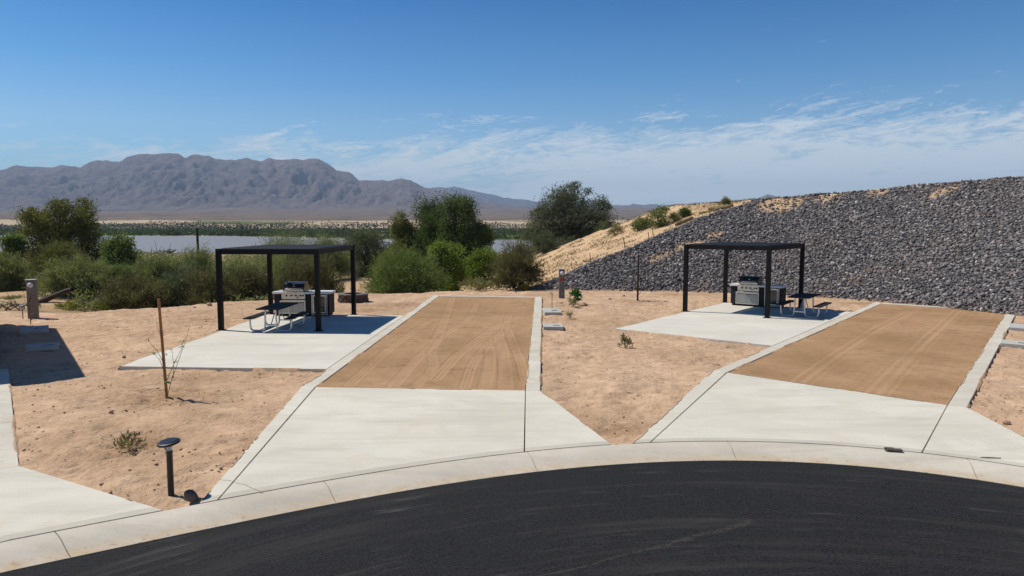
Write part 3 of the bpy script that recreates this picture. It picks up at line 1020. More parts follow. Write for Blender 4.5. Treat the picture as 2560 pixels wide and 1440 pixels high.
V, Fq = blades(P, rng.normal(size=(len(P), 3)) + [0, 0, 0.6], rng.uniform(1.0, 2.2, len(P)), rng.uniform(0.8, 1.6, len(P)), 0.3)
o = mesh_np('far_scrub', V, Fq, M['wood_far'])
tag(o, 'dark belt of scrub trees beyond the reeds', 'scrub', kind='stuff')
# dark bushes right along the far waterline and shrubs on the sand bank
n = 26000
a_ = rng.uniform(-0.95, 0.5, n)
yy_ = np.full(n, 400.0)
for _ in range(4):
    _, sh = far_z(a_ * yy_, yy_)
    yy_ = sh + 9
clump = fbm(a_ * 30, a_ * 0, 68, 3)
ok = clump > 0.50
a_, yy_, clump = a_[ok], yy_[ok], clump[ok]
yy_ = yy_ + rng.normal(0, 3.0, len(a_))
P = np.stack([a_ * yy_, yy_, -2.9 + rng.random(len(a_)) * (clump - 0.48) * 13], 1)
V, Fq = blades(P, rng.normal(size=(len(P), 3)) + [0, 0, 0.8], 0.9, 0.6, 0.3)
n = 3800
ya = rng.uniform(830, 1250, n)
xa = ya * rng.uniform(-0.95, 0.6, n)
ok = fbm(xa * 0.02, ya * 0.02, 77, 4) > 0.55
xa, ya = xa[ok], ya[ok]
zz, _ = far_z(xa, ya)
V2, F2q = blades(np.stack([xa, ya, zz], 1), rng.normal(size=(len(xa), 3)) * 0.5 + [0, 0, 1], rng.uniform(0.7, 1.9, len(xa)), rng.uniform(0.9, 2.4, len(xa)), 0.5)
o = mesh_np('shore_scrub', np.concatenate([V, V2]), np.concatenate([Fq, F2q + len(V)]), M['shore_bush'])
tag(o, 'dark scrub dotted along the far waterline and sand bank', 'scrub', kind='stuff')

# ------------------------------------------------------------------ concrete, kerb, road
def inset(poly, d):
    """shrink a convex polygon by d"""
    n = len(poly)
    c = np.mean(poly, 0)
    out = []
    for i in range(n):
        p0, p1, p2 = np.array(poly[i - 1]), np.array(poly[i]), np.array(poly[(i + 1) % n])
        e1 = (p1 - p0) / np.linalg.norm(p1 - p0); e2 = (p2 - p1) / np.linalg.norm(p2 - p1)
        n1 = np.array([-e1[1], e1[0]]); n2 = np.array([-e2[1], e2[0]])
        if n1 @ (c - p1) < 0: n1 = -n1
        if n2 @ (c - p1) < 0: n2 = -n2
        k = (n1 + n2) / (1 + n1 @ n2)
        out.append(tuple(p1 + k * d))
    return out


def slab_piece(name, poly, z1, mat, parent, gap=0.006, z0=-0.12):
    return MB().prism(inset(poly, gap), z0, z1).build(name, mat, parent, bevel=0.006)


def lerp(a, b, t):
    return (a[0] + (b[0] - a[0]) * t, a[1] + (b[1] - a[1]) * t)


def strip_pieces(root, a0, a1, b0, b1, n, z1, mat):
    """a ribbon between edges a0-a1 and b0-b1 cut into n segments"""
    for i in range(n):
        t0, t1 = i / n, (i + 1) / n
        slab_piece('kerb_segment', [lerp(a0, a1, t0), lerp(a0, a1, t1), lerp(b0, b1, t1), lerp(b0, b1, t0)], z1, mat, root, 0.004)


def on_back(u, v):
    x, y = gp(u, v, 0.02)
    t = math.atan2(y - RC[1], x - RC[0])
    return t


def arc(t0, t1, n=10, off=0.006):
    return [(RC[0] + (r_back(t) + off) * math.cos(t), RC[1] + (r_back(t) + off) * math.sin(t)) for t in np.linspace(t0, t1, n)]


def slide(t, q, d):
    """from the kerb at angle t towards q until d metres clear of the kerb"""
    p = arc(t, t, 1)[0]
    for k in np.linspace(0, 0.5, 400):
        x, y = lerp(p, q, k)
        if float(road_s(np.array([x]), np.array([y]))[0]) >= d:
            break
    return (x, y)


def apron_piece(root, top, tb0, tb1, z1=0.03, band=0.17):
    """a piece that ends on the curved kerb between angles tb0 -> tb1; top listed from the tb1 side to the tb0 side"""
    m = 11
    lo = arc(tb0, tb1, m)
    e0, e1 = slide(tb0, top[-1], band), slide(tb1, top[0], band)
    an = lambda p: math.atan2(p[1] - RC[1], p[0] - RC[0])
    hi = arc(an(e0), an(e1), m, band)
    hi[0], hi[-1] = e0, e1
    sl = MB().prism([tuple(p) for p in hi + top], -0.12, z1).build('slab', M['concrete'], root)
    MB().prism([tuple(p) for p in lo + hi[::-1]], -0.12, z1).build('edge_band', M['trowel'], sl)
    return sl


def shrink_pt(p, q, d):
    L = math.hypot(q[0] - p[0], q[1] - p[1])
    return (p[0] + (q[0] - p[0]) * d / L, p[1] + (q[1] - p[1]) * d / L)


G = 0.007
# --- left site
p_out_top, p_in_top = gp(1086, 737, .03), gp(1099, 739, .03)
p_out_bot, p_in_bot = gp(756, 965, .03), gp(788, 968, .03)
rs_in_top, rs_out_top = gp(1337, 742, .03), gp(1355, 741, .03)
rs_in_bot, rs_out_bot = gp(1314, 976, .03), gp(1351, 976, .03)
st1 = structure('kerb_strip', 'flush concrete strip round the dirt pad of the left campsite')
strip_pieces(st1, p_out_bot, p_out_top, p_in_bot, p_in_top, 5, .03, M['strip'])
strip_pieces(st1, rs_in_bot, rs_in_top, rs_out_bot, rs_out_top, 5, .03, M['strip'])
hd = [lerp(p_in_top, p_in_bot, 0.0), rs_in_top, lerp(rs_in_top, rs_in_bot, 0.016), lerp(p_in_top, p_in_bot, 0.016)]
slab_piece('kerb_segment', hd, .03, M['strip'], st1, 0.003)

ap1 = structure('driveway_apron', 'pale concrete apron of the left campsite')
tA, tB, tC, tD = on_back(1525, 1109), on_back(1308, 1127), on_back(546, 1252), on_back(500, 1260)
pe_l = (RC[0] + r_back(tD) * math.cos(tD), RC[1] + r_back(tD) * math.sin(tD))
apron_piece(ap1, [shrink_pt(p_in_bot, rs_in_bot, 0.02), shrink_pt(rs_in_bot, p_in_bot, 0.012)], tB + 0.001, tC - 0.0012)
apron_piece(ap1, [shrink_pt(rs_in_bot, rs_out_bot, 0.004), rs_out_bot], tA, tB - 0.001)
apron_piece(ap1, [p_out_bot, shrink_pt(p_in_bot, p_out_bot, 0.02)], tC + 0.0012, tD)

def crack(root, px, w=0.006):
    P_ = [np.array(gp(u, v, 0.03)) for u, v in px]
    rs = np.random.default_rng(len(px))
    pts = []
    for a, b in zip(P_[:-1], P_[1:]):
        for t in np.linspace(0, 1, 7)[:-1]:
            pts.append(a + (b - a) * t + rs.normal(size=2) * 0.012)
    pts.append(P_[-1])
    V, Fs = [], []
    for i, p in enumerate(pts):
        d = pts[min(i + 1, len(pts) - 1)] - pts[max(i - 1, 0)]
        n_ = np.array([-d[1], d[0]]) / (np.linalg.norm(d) + 1e-9)
        k = w * rs.uniform(0.5, 1.0)
        V += [(*(p + n_ * k), 0.0312), (*(p - n_ * k), 0.0312)]
        if i:
            Fs.append((2 * i - 2, 2 * i - 1, 2 * i + 1, 2 * i))
    MB().add(V, Fs).build('crack', M['crack'], root)


crack(ap1, [(542, 1197), (575, 1203), (615, 1212), (655, 1232)])
sl1 = structure('patio_slab', 'white concrete patio slab under the left pergola')
q0, q1, q2, q3 = gp(297, 916, .03), gp(815, 923, .03), gp(1008, 789, .03), gp(672, 785, .03)
def onto(p, a, b):
    a, b, p = np.array(a), np.array(b), np.array(p)
    d = (b - a) / np.linalg.norm(b - a)
    return tuple(a + d * ((p - a) @ d))


q1, q2 = onto(q1, p_out_bot, p_out_top), onto(q2, p_out_bot, p_out_top)
for i in range(3):
    a, b = i / 3, (i + 1) / 3
    slab_piece('slab', [lerp(q0, q3, a), lerp(q1, q2, a), lerp(q1, q2, b), lerp(q0, q3, b)], .036, M['slab'], sl1, 0.003)

# --- right site
P_out_top, P_in_top = gp(2190, 754.5, .03), gp(2207, 757, .03)
P_out_bot, P_in_bot = gp(1790, 925, .03), gp(1817, 931, .03)
RS_in_top, RS_out_top = gp(2519, 776, .03), gp(2544, 776, .03)
RS_in_bot, RS_out_bot = gp(2369, 1013, .03), gp(2417, 1019, .03)
st2 = structure('kerb_strip', 'flush concrete strip round the dirt pad of the right campsite')
strip_pieces(st2, P_out_bot, P_out_top, P_in_bot, P_in_top, 5, .03, M['strip'])
strip_pieces(st2, RS_in_bot, RS_in_top, RS_out_bot, RS_out_top, 5, .03, M['strip'])
hd = [P_in_top, RS_in_top, lerp(RS_in_top, RS_in_bot, 0.02), lerp(P_in_top, P_in_bot, 0.02)]
slab_piece('kerb_segment', hd, .03, M['strip'], st2, 0.003)
ap2 = structure('driveway_apron', 'pale concrete apron of the right campsite')
uA, uB, uC, uD = on_back(2760, 1196), on_back(2307, 1136), on_back(1624, 1104.5), on_back(1580, 1107)
apron_piece(ap2, [shrink_pt(P_in_bot, RS_in_bot, 0.02), shrink_pt(RS_in_bot, P_in_bot, 0.012)], uB + 0.001, uC - 0.0012)
apron_piece(ap2, [shrink_pt(RS_in_bot, RS_out_bot, 0.004), RS_out_bot], uA, uB - 0.001)
apron_piece(ap2, [gp(1782, 927, .03), P_out_bot, shrink_pt(P_in_bot, P_out_bot, 0.02)], uC + 0.0012, uD)
sl2 = structure('patio_slab', 'white concrete patio slab under the right pergola')
w0, w1, w2, w3 = gp(1537, 822, .03), gp(1924, 863.5, .03), gp(2122, 779, .03), gp(1808, 757, .03)
w1, w2 = onto(w1, P_out_bot, P_out_top), onto(w2, P_out_bot, P_out_top)
for i in range(3):
    a, b = i / 3, (i + 1) / 3
    slab_piece('slab', [lerp(w0, w3, a), lerp(w1, w2, a), lerp(w1, w2, b), lerp(w0, w3, b)], .036, M['slab'], sl2, 0.003)

# --- far left site (only its edge is in view)
a0_, a1_ = gp(48, 1165, .03), gp(21, 921, .03)
ax3 = np.array([a1_[0] - a0_[0], a1_[1] - a0_[1]]); ax3 /= np.linalg.norm(ax3)
nr3 = np.array([-ax3[1], ax3[0]])          # towards the pad, away from the left campsite
def s3(t, n_):
    return tuple(np.array(a0_) + ax3 * t + nr3 * n_)
st3 = structure('kerb_strip', 'flush concrete strip at the left edge of the view')
L3 = np.hypot(a1_[0] - a0_[0], a1_[1] - a0_[1])
strip_pieces(st3, s3(0, 0), s3(L3, 0), s3(0, .55), s3(L3, .55), 3, .03, M['strip'])
ap3 = structure('driveway_apron', 'pale concrete apron at the left edge of the view')
v0 = on_back(408, 1279)
vB = v0 + 0.335
apron_piece(ap3, [s3(0, .55), s3(0, 0)][::-1][::-1], v0, vB - 0.001)
vC = vB + 0.36
apron_piece(ap3, [s3(0, 4.0), s3(0, .56)], vB + 0.001, vC)

# dirt infill of the two pads, with wheel tracks pressed in
def pad_sheet(label, c00, c10, c11, c01, tracks, damps, nx=140, ny=230, seed=3):
    s, t = np.meshgrid(np.linspace(0.003, 0.997, nx), np.linspace(0.002, 0.985, ny))
    x = (c00[0] * (1 - s) + c10[0] * s) * (1 - t) + (c01[0] * (1 - s) + c11[0] * s) * t
    y = (c00[1] * (1 - s) + c10[1] * s) * (1 - t) + (c01[1] * (1 - s) + c11[1] * s) * t
    z = 0.010 + 0.016 * (fbm(x * 0.9, y * 0.9, seed, 3) - 0.5) + 0.010 * (fbm(x * 5, y * 5, seed + 4, 4, 0.6) - 0.5)
    tr = np.zeros_like(x)
    for (pts, w, ribs, depth) in tracks:
        W_ = np.array([gp(*q) for q in pts])
        tt = np.linspace(0, 1, len(pts)); tf = np.linspace(0, 1, 40)
        cx = np.interp(tf, tt, W_[:, 0]); cy = np.interp(tf, tt, W_[:, 1])
        k = np.ones(5) / 5
        cx[2:-2] = np.convolve(cx, k, 'valid'); cy[2:-2] = np.convolve(cy, k, 'valid')
        best = np.full(x.shape, 9.0); sg = np.zeros(x.shape)
        for i in range(39):
            dx, dy = cx[i + 1] - cx[i], cy[i + 1] - cy[i]
            L2 = dx * dx + dy * dy + 1e-9
            q = np.clip(((x - cx[i]) * dx + (y - cy[i]) * dy) / L2, 0, 1)
            ex, ey = x - cx[i] - q * dx, y - cy[i] - q * dy
            d = np.hypot(ex, ey)
            up = d < best
            best = np.where(up, d, best)
            sg = np.where(up, np.sign(dx * ey - dy * ex), sg)
        lat = best * sg
        depth = depth * 0.62
        inside = smooth(w / 2, w / 2 - 0.03, best)
        prof = -depth * (0.5 + 0.5 * np.cos(2 * math.pi * ribs * lat / w)) - depth * 0.4
        rim = depth * 0.9 * np.exp(-((best - w / 2 - 0.02) / 0.03) ** 2)
        z = z + inside * prof + rim * (best < w)
        tr = np.maximum(tr, inside * (0.5 + 0.5 * np.cos(2 * math.pi * ribs * lat / w + 1.2)))
    dm = np.zeros_like(x)
    for (pu, pv, rx, ry) in damps:
        c = gp(pu, pv)
        dm = np.maximum(dm, np.exp(-(((x - c[0]) / rx) ** 2 + ((y - c[1]) / ry) ** 2)))
    rake = fbm(s * 34 + 0.6 * np.sin(t * 5), t * 2.2, seed + 40, 4, 0.6) - 0.5
    z = z + 0.010 * rake
    tr = np.clip(tr + 0.9 * np.maximum(rake, 0), 0, 1)
    z = np.minimum(z, 0.026)
    o = mesh_np('dirt_pad', np.stack([x, y, z], -1).reshape(-1, 3), grid_faces(ny, nx), M['pad'], smooth_shade=True, attrs={'track': tr.ravel(), 'damp': dm.ravel()})
    o['kind'] = 'structure'
    o['label'] = label
    return o


tr1 = [([(980, 968), (1040, 900), (1085, 860), (1110, 800), (1130, 745)], 0.32, 5, 0.011),
       ([(1035, 970), (1085, 920), (1075, 880), (1105, 840), (1170, 800), (1190, 760)], 0.30, 4, 0.011),
       ([(870, 965), (940, 900), (1010, 845), (1080, 800)], 0.30, 3, 0.008),
       ([(1210, 972), (1222, 920), (1225, 870), (1190, 865)], 0.34, 6, 0.012),
       ([(1262, 972), (1262, 925), (1255, 880), (1245, 845)], 0.34, 5, 0.012),
       ([(1312, 955), (1300, 905), (1285, 870), (1268, 822)], 0.26, 3, 0.011),
       ([(1085, 950), (1140, 890), (1200, 845), (1250, 810), (1300, 790)], 0.34, 3, 0.009),
       ([(1160, 970), (1180, 910), (1220, 860), (1260, 830), (1270, 790)], 0.28, 3, 0.008)]
dp1 = [(1130, 870, 0.45, 1.3), (1105, 780, 0.9, 0.9), (1075, 795, 0.8, 0.5), (900, 905, 0.6, 1.0), (1280, 940, 0.3, 1.2), (1290, 860, 0.35, 1.6), (1215, 885, 0.3, 0.6), (1180, 785, 0.7, 0.8), (830, 945, 0.5, 0.5)]
pad_sheet('raked dirt pad of the left campsite, pressed with wheel tracks', p_in_bot, rs_in_bot, rs_in_top, p_in_top, tr1, dp1)
tr2 = [([(1990, 965), (2090, 890), (2200, 820), (2300, 770)], 0.5, 2, 0.006), ([(2190, 985), (2260, 910), (2330, 840), (2400, 775)], 0.5, 2, 0.006)]
dp2 = [(2220, 850, 0.8, 1.5), (2300, 890, 0.9, 0.9), (2040, 900, 0.8, 1.2), (2300, 775, 2.2, 0.8), (2440, 800, 0.8, 1.5), (2150, 800, 1.0, 0.9), (2330, 960, 1.0, 0.7), (1900, 930, 0.5, 0.8)]
pad_sheet('brown dirt pad of the right campsite', P_in_bot, RS_in_bot, RS_in_top, P_in_top, tr2, dp2, seed=13)

# blown dirt lapping unevenly over the concrete edges
def drift(edges):
    V, Fq = [], []
    for k, (a, b, side, amp) in enumerate(edges):
        a, b = np.array(a), np.array(b)
        L = np.linalg.norm(b - a)
        d = (b - a) / L
        nrm = np.array([-d[1], d[0]]) * side
        m = int(L / 0.06) + 2
        t = np.linspace(0, L, m)
        w = amp * np.maximum(fbm(t * 0.8 + 31 * k, t * 0 + k, 57, 6, 0.7) - 0.47, -0.05) * 1.3
        base = len(V)
        for i in range(m):
            o_ = a + d * t[i] - nrm * 0.05
            m_ = a + d * t[i] + nrm * (w[i] * 0.4)
            i_ = a + d * t[i] + nrm * w[i]
            hi_ = w[i] > 0.006
            V += [(*o_, -0.07), (*m_, 0.043 if hi_ else -0.06), (*i_, 0.0375 if hi_ else -0.055)]
        for i in range(m - 1):
            q = base + 3 * i
            Fq += [(q, q + 3, q + 4, q + 1), (q + 1, q + 4, q + 5, q + 2)]
    o = mesh_np('drifted_dirt', np.array(V), np.array(Fq), M['ground'], smooth_shade=True)
    return tag(o, 'thin blown dirt along the edges of the concrete', 'dirt', kind='stuff')


def sd(a, b, inside):
    cr = (b[0] - a[0]) * (inside[1] - a[1]) - (b[1] - a[1]) * (inside[0] - a[0])
    return 1 if cr > 0 else -1


mid2 = lambda *p: tuple(np.mean(p, 0))
ED = []
for (o0, o1, i0, i1) in [(p_out_bot, p_out_top, p_in_bot, p_in_top), (rs_out_bot, rs_out_top, rs_in_bot, rs_in_top), (P_out_bot, P_out_top, P_in_bot, P_in_top), (RS_out_bot, RS_out_top, RS_in_bot, RS_in_top),
                         (s3(0, 0), s3(L3, 0), s3(0, .55), s3(L3, .55))]:
    c = mid2(o0, o1, i0, i1)
    cut = (q1, q2) if o0 == p_out_bot else (w1, w2) if o0 == P_out_bot else None
    if cut:
        ED += [(o0, cut[0], sd(o0, o1, c), 0.16), (cut[1], o1, sd(o0, o1, c), 0.16), (i0, i1, sd(i0, i1, c), 0.13)]
    else:
        ED += [(o0, o1, sd(o0, o1, c), 0.16), (i0, i1, sd(i0, i1, c), 0.13)]
c1, c2 = mid2(q0, q1, q2, q3), mid2(w0, w1, w2, w3)
ED += [(q0, q1, sd(q0, q1, c1), 0.14), (q0, q3, sd(q0, q3, c1), 0.25), (q3, q2, sd(q3, q2, c1), 0.14), (w0, w1, sd(w0, w1, c2), 0.14), (w0, w3, sd(w0, w3, c2), 0.2)]
for (tc, top, ins) in [(tD, p_out_bot, p_in_bot), (tA, rs_out_bot, rs_in_bot), (uD, gp(1782, 927, .03), P_in_bot), (uA, RS_out_bot, RS_in_bot), (v0, s3(0, 0), s3(0, .55))]:
    b_pt = arc(tc, tc, 1)[0]
    ED.append((b_pt, top, sd(b_pt, top, ins), 0.13))
for (a, b, ins) in [(p_in_bot, rs_in_bot, arc(tB, tC, 3)[1]), (P_in_bot, RS_in_bot, arc(uB, uC, 3)[1])]:
    ED.append((a, b, sd(a, b, ins), 0.16))
drift(ED)

# rolled kerb in cast segments and the asphalt circle
jt = [math.atan2(gp(*q, -.02)[1] - RC[1], gp(*q, -.02)[0] - RC[0]) for q in [(157, 1360), (821, 1224), (1330, 1151), (1834, 1130), (2432, 1172)]]
dj = (jt[0] - jt[-1]) / (len(jt) - 1)
jt = [jt[0] + dj * k for k in (3, 2, 1)] + jt + [jt[-1] - dj * k for k in (1, 2, 3)]
kerb = structure('kerb', 'rolled concrete kerb curving round the asphalt circle')
for t1, t0 in zip(jt[:-1], jt[1:]):
    th = np.linspace(t0 + 0.0005, t1 - 0.0005, 26)
    prof = [(0.0, -0.2), (0.0, 0.012), (0.012, 0.022), (0.25, 0.020), (0.45, 0.004), (0.62, -0.026), (0.80, -0.058), (0.96, -0.070), (1.0, -0.074), (1.0, -0.2)]
    V, Fs = [], []
    for t in th:
        rb, ra = r_back(t), r_edge(t)
        for (q, z) in prof:
            r = rb + (ra - rb) * q
            V.append((RC[0] + r * math.cos(t), RC[1] + r * math.sin(t), z))
    k = len(prof)
    for i in range(len(th) - 1):
        for j in range(k):
            j2 = (j + 1) % k
            Fs.append((i * k + j, (i + 1) * k + j, (i + 1) * k + j2, i * k + j2))
    Fs += [tuple(range(k)), tuple((len(th) - 1) * k + j for j in range(k - 1, -1, -1))]
    MB().add(V, Fs).build('kerb_segment', M['kerb'], kerb, smooth_angle=R(40))

nt_, nr_ = 300, 40
th = np.linspace(0, 2 * math.pi, nt_)
thw = np.mod(th + math.pi / 2, 2 * math.pi) - math.pi / 2
rr = np.linspace(0.02, 1.0, nr_)[:, None] * (r_edge(thw)[None] + 0.004)
ax_, ay_ = RC[0] + rr * np.cos(th), RC[1] + rr * np.sin(th)
az_ = -0.078 + 0.012 * (1 - np.linspace(0, 1, nr_))[:, None] + 0.006 * (fbm(ax_ * 0.5, ay_ * 0.5, 15, 3) - 0.5)
az_[-1] = -0.082
road = mesh_np('road', np.stack([ax_, ay_, az_], -1).reshape(-1, 3), grid_faces(nr_, nt_), M['asphalt'], smooth_shade=True)
road['kind'] = 'structure'
road['label'] = 'fresh black asphalt turning circle'

# ------------------------------------------------------------------ riprap slope
icoV = np.array([(0, 0, 1)] + [(0.894 * math.cos(2 * math.pi * k / 5), 0.894 * math.sin(2 * math.pi * k / 5), 0.447) for k in range(5)]
                + [(0.894 * math.cos(2 * math.pi * (k + .5) / 5), 0.894 * math.sin(2 * math.pi * (k + .5) / 5), -0.447) for k in range(5)] + [(0, 0, -1)])
icoF = np.array([(0, 1 + k, 1 + (k + 1) % 5) for k in range(5)] + [(1 + k, 6 + k, 1 + (k + 1) % 5) for k in range(5)]
                + [(1 + (k + 1) % 5, 6 + k, 6 + (k + 1) % 5) for k in range(5)] + [(6 + k, 11, 6 + (k + 1) % 5) for k in range(5)])


def rand_rot(n, rs):
    q = rs.normal(size=(n, 4)); q /= np.linalg.norm(q, axis=1)[:, None]
    w, x, y, z = q.T
    return np.stack([1 - 2 * (y * y + z * z), 2 * (x * y - z * w), 2 * (x * z + y * w), 2 * (x * y + z * w), 1 - 2 * (x * x + z * z), 2 * (y * z - x * w),
                     2 * (x * z - y * w), 2 * (y * z + x * w), 1 - 2 * (x * x + y * y)], 1).reshape(n, 3, 3)


rs_ = np.random.default_rng(5)
n = 300000
qx = rs_.uniform(0.5, 30, n); qy = rs_.uniform(19, 50, n)
h_, s_, fr_, g_ = hill(qx, qy)
edge_n = 0.35 * (fbm(qx * 1.5, qy * 1.5, 18, 3) - 0.5)
ok = (s_ > 0.02) & (fr_ < g_ + 0.25 + edge_n) & (qx < 0.74 * qy + 1)
spq = sandpatch(qx, qy) + 0.55 * (fbm(qx * 2, qy * 2, 8, 3) - 0.5)
ok &= (spq < 0.46) | (rs_.random(n) < 0.28)
qx, qy, s_ = qx[ok], qy[ok], s_[ok]
keep = min(len(qx), 46000)
qx, qy, s_ = qx[:keep], qy[:keep], s_[:keep]
rad = 0.032 + 0.078 * rs_.random(keep) ** 2.6
# a few stones rolled out past the toe
qz = terrain(qx, qy, True)
pos = np.stack([qx, qy, qz + rad * 0.25], 1)
apparent = rad / np.maximum(qy, 1)
apparent = np.where(np.abs(qx / qy) < 0.71, apparent, 0)
big = np.argsort(-apparent)[:300]
mask = np.ones(keep, bool); mask[big] = False


def stones_mesh(p, r, rs):
    n = len(p)
    B = icoV[None] * (1 + 0.32 * rs.normal(size=(n, 12, 1)).clip(-1.2, 1.2)) * np.stack([np.full(n, 1.15), rs.uniform(0.65, 1.0, n), rs.uniform(0.45, 0.8, n)], 1)[:, None]
    B = np.einsum('nij,nkj->nki', rand_rot(n, rs), B) * r[:, None, None]
    B[:, :, 2] *= 0.8
    V = (B + p[:, None]).reshape(-1, 3)
    Fq = (icoF[None] + 12 * np.arange(n)[:, None, None]).reshape(-1, 3)
    return V, Fq


emb = structure('embankment', 'dark stone riprap slope on the right')
V, Fq = stones_mesh(pos[mask], rad[mask], rs_)
o = mesh_np('riprap', V, Fq, M['stone'], emb)
o['kind'] = 'stuff'
protos = []
for k in range(8):
    V, Fq = stones_mesh(np.zeros((1, 3)), np.ones(1), rs_)
    o = mesh_np('stone', V, Fq, M['stone'])
    protos.append(o.data)
    bpy.data.objects.remove(o)
for i in big:
    o = bpy.data.objects.new('stone', protos[int(rs_.integers(8))])
    C.objects.link(o)
    o.parent = emb
    o.location = pos[i]
    o.rotation_euler = (rs_.uniform(-.5, .5), rs_.uniform(-.5, .5), rs_.uniform(0, 6.28))
    k = rad[i]
    o.scale = (k, k, k)

# ------------------------------------------------------------------ plants
def unit(n, rs):
    d = rs.normal(size=(n, 3))
    return d / np.linalg.norm(d, axis=1)[:, None]


def limb(mb, a, b, r0, r1, rs, sag=0.12, n=5):
    a, b = np.array(a, float), np.array(b, float)
    L = np.linalg.norm(b - a)
    pts = [tuple(a + (b - a) * t + rs.normal(size=3) * sag * L * 0.25 * math.sin(math.pi * t) + np.array([0, 0, sag * L * math.sin(math.pi * t)])) for t in np.linspace(0, 1, n)]
    mb.tube(pts, [r0 + (r1 - r0) * t for t in np.linspace(0, 1, n)], 5, False)


def leafy(root, Hh, Ww, mat, seed, nleaf=9000, lobes=None, L=0.16, Wl=0.085, nl=22, base=0.12, droop=0.0, trunk_r=0.12, name='crown', tmat=None):
    rs = np.random.default_rng(seed)
    if lobes is None:
        lobes = []
        for k in range(nl):
            t = rs.random() * 2 * math.pi
            zf_ = base + (0.93 - base) * rs.random() ** 0.8
            env = math.sqrt(max(0.05, 1 - ((zf_ - 0.45) / 0.58) ** 2))
            rad_ = 0.5 * env * math.sqrt(rs.random()) * 0.80
            lobes.append((rad_ * math.cos(t), rad_ * math.sin(t), zf_, rs.uniform(0.13, 0.22)))
    else:
        lobes = [(fx, rs.uniform(-0.22, 0.22), fz, r) for (fx, fz, r) in lobes]
    tw = MB()
    top = (0, 0, Hh * 0.42)
    limb(tw, (0, 0, -0.3), top, trunk_r, trunk_r * 0.7, rs, 0.02)
    P, D = [], []
    tot = sum(l[3] ** 2 for l in lobes)
    vs_ = max(0.85 * Ww, min(0.75 * Hh, 1.3 * Ww))
    for (lx, ly, lz, lr) in lobes:
        c = np.array([lx * Ww, ly * Ww, lz * Hh])
        s0 = (0, 0, Hh * min(0.42, lz * 0.6))
        limb(tw, s0, c, trunk_r * 0.5, trunk_r * 0.10, rs, 0.05)
        k = int(nleaf * lr ** 2 / tot)
        d = unit(k, rs)
        rr_ = rs.random(k) ** 0.45
        sp = lr * Ww
        # sub-clumps so the lobe edge is uneven
        sub = unit(14, rs)
        near = np.max(d @ sub.T, axis=1)
        rr_ = rr_ * (0.62 + 0.5 * smooth(0.6, 0.98, near)) * np.where(rs.random(k) < 0.22, 1.4, 1.0)
        p = c + d * rr_[:, None] * np.array([sp * 1.15, sp * 1.15, vs_ * lr])
        P.append(p)
        D.append(d * 0.7 + np.array([0, 0, 0.25 - droop]))
    P, D = np.concatenate(P), np.concatenate(D)
    keep_ = P[:, 2] > 0.0
    P, D = P[keep_], D[keep_]
    V, Fq = blades(P, D, L * rs.uniform(0.7, 1.4, len(P)), Wl * rs.uniform(0.7, 1.3, len(P)), 0.6, rs)
    tw.build('trunk', tmat or M['bark'], root, smooth_angle=R(60))
    return mesh_np(name, V, Fq, mat, root)


def feathery(root, Hh, Ww, mat, seed, nstr=9000, nb=60, L=0.26, Wl=0.030, up=0.25, tmat=None, spread=1.0):
    rs = np.random.default_rng(seed)
    tw = MB()
    P, D = [], []
    per = nstr // nb
    for k in range(nb):
        t = rs.random() * 2 * math.pi
        e = math.asin(rs.uniform(0.03, 1.0))
        q = rs.uniform(0.72, 1.0)
        tip = np.array([math.cos(t) * math.cos(e) * Ww * 0.5 * q, math.sin(t) * math.cos(e) * Ww * 0.5 * q, math.sin(e) ** 0.75 * Hh * 1.02 * q])
        org = np.array([rs.normal() * Ww * 0.07, rs.normal() * Ww * 0.07, 0.0])
        if k % 2 == 0:
            limb(tw, org, tip * 0.85, 0.028 * Hh / 3, 0.006, rs, 0.10)
        tt = rs.uniform(0.28, 1.0, per) ** 0.75
        arch = np.array([0, 0, 0.10 * Hh])
        base = org + (tip - org) * tt[:, None] + arch * np.sin(math.pi * tt)[:, None]
        spr = (0.05 + 0.15 * tt)[:, None] * min(Ww, Hh * 1.3) * 0.42 * spread
        p = base + rs.normal(size=(per, 3)) * spr * np.array([1, 1, 0.7])
        d = (tip - org) / (np.linalg.norm(tip - org) + 1e-6)
        sub = rs.normal(size=(9, 3)) * np.array([1, 1, 0.7]) * 0.13 * min(Ww, Hh * 1.3) * spread
        p = p * 0.55 + (base + sub[rs.integers(9, size=per)] * (0.4 + 0.8 * tt)[:, None] + rs.normal(size=(per, 3)) * 0.05 * min(Ww, Hh)) * 0.45
        P.append(p)
        D.append(np.tile(d * 0.6 + np.array([0, 0, up]), (per, 1)))
    P, D = np.concatenate(P), np.concatenate(D)
    P[:, 2] = np.abs(P[:, 2]) * 0.98 + 0.01
    V, Fq = blades(P, D, L * rs.uniform(0.6, 1.4, len(P)), Wl * rs.uniform(0.7, 1.4, len(P)), 0.6, rs)
    tw.build('branches', tmat or M['bark'], root)
    return mesh_np('foliage', V, Fq, mat, root)


def place(u, vtop, wpx, D):
    x = (u - 1280) * F2 * D
    zb = float(terrain(np.array([x]), np.array([D]), False)[0])
    H_ = CAM_H + (HORIZON - vtop) * F2 * D - zb
    return (x, D, zb - 0.05), H_, wpx * F2 * D


BG = 'bushes and trees along the lake bank'


def plant(name, label, cat, u, vtop, wpx, D, kind, mat, seed, group=BG, **kw):
    loc, H_, W_ = place(u, vtop, wpx, D)
    if kind == 'feathery' and H_ > 1.5:
        H_ *= 1.10
    t = thing(name, label, cat, loc, 0, group)
    (leafy if kind == 'leafy' else feathery)(t, H_, W_, M[mat], seed, **kw)
    return t


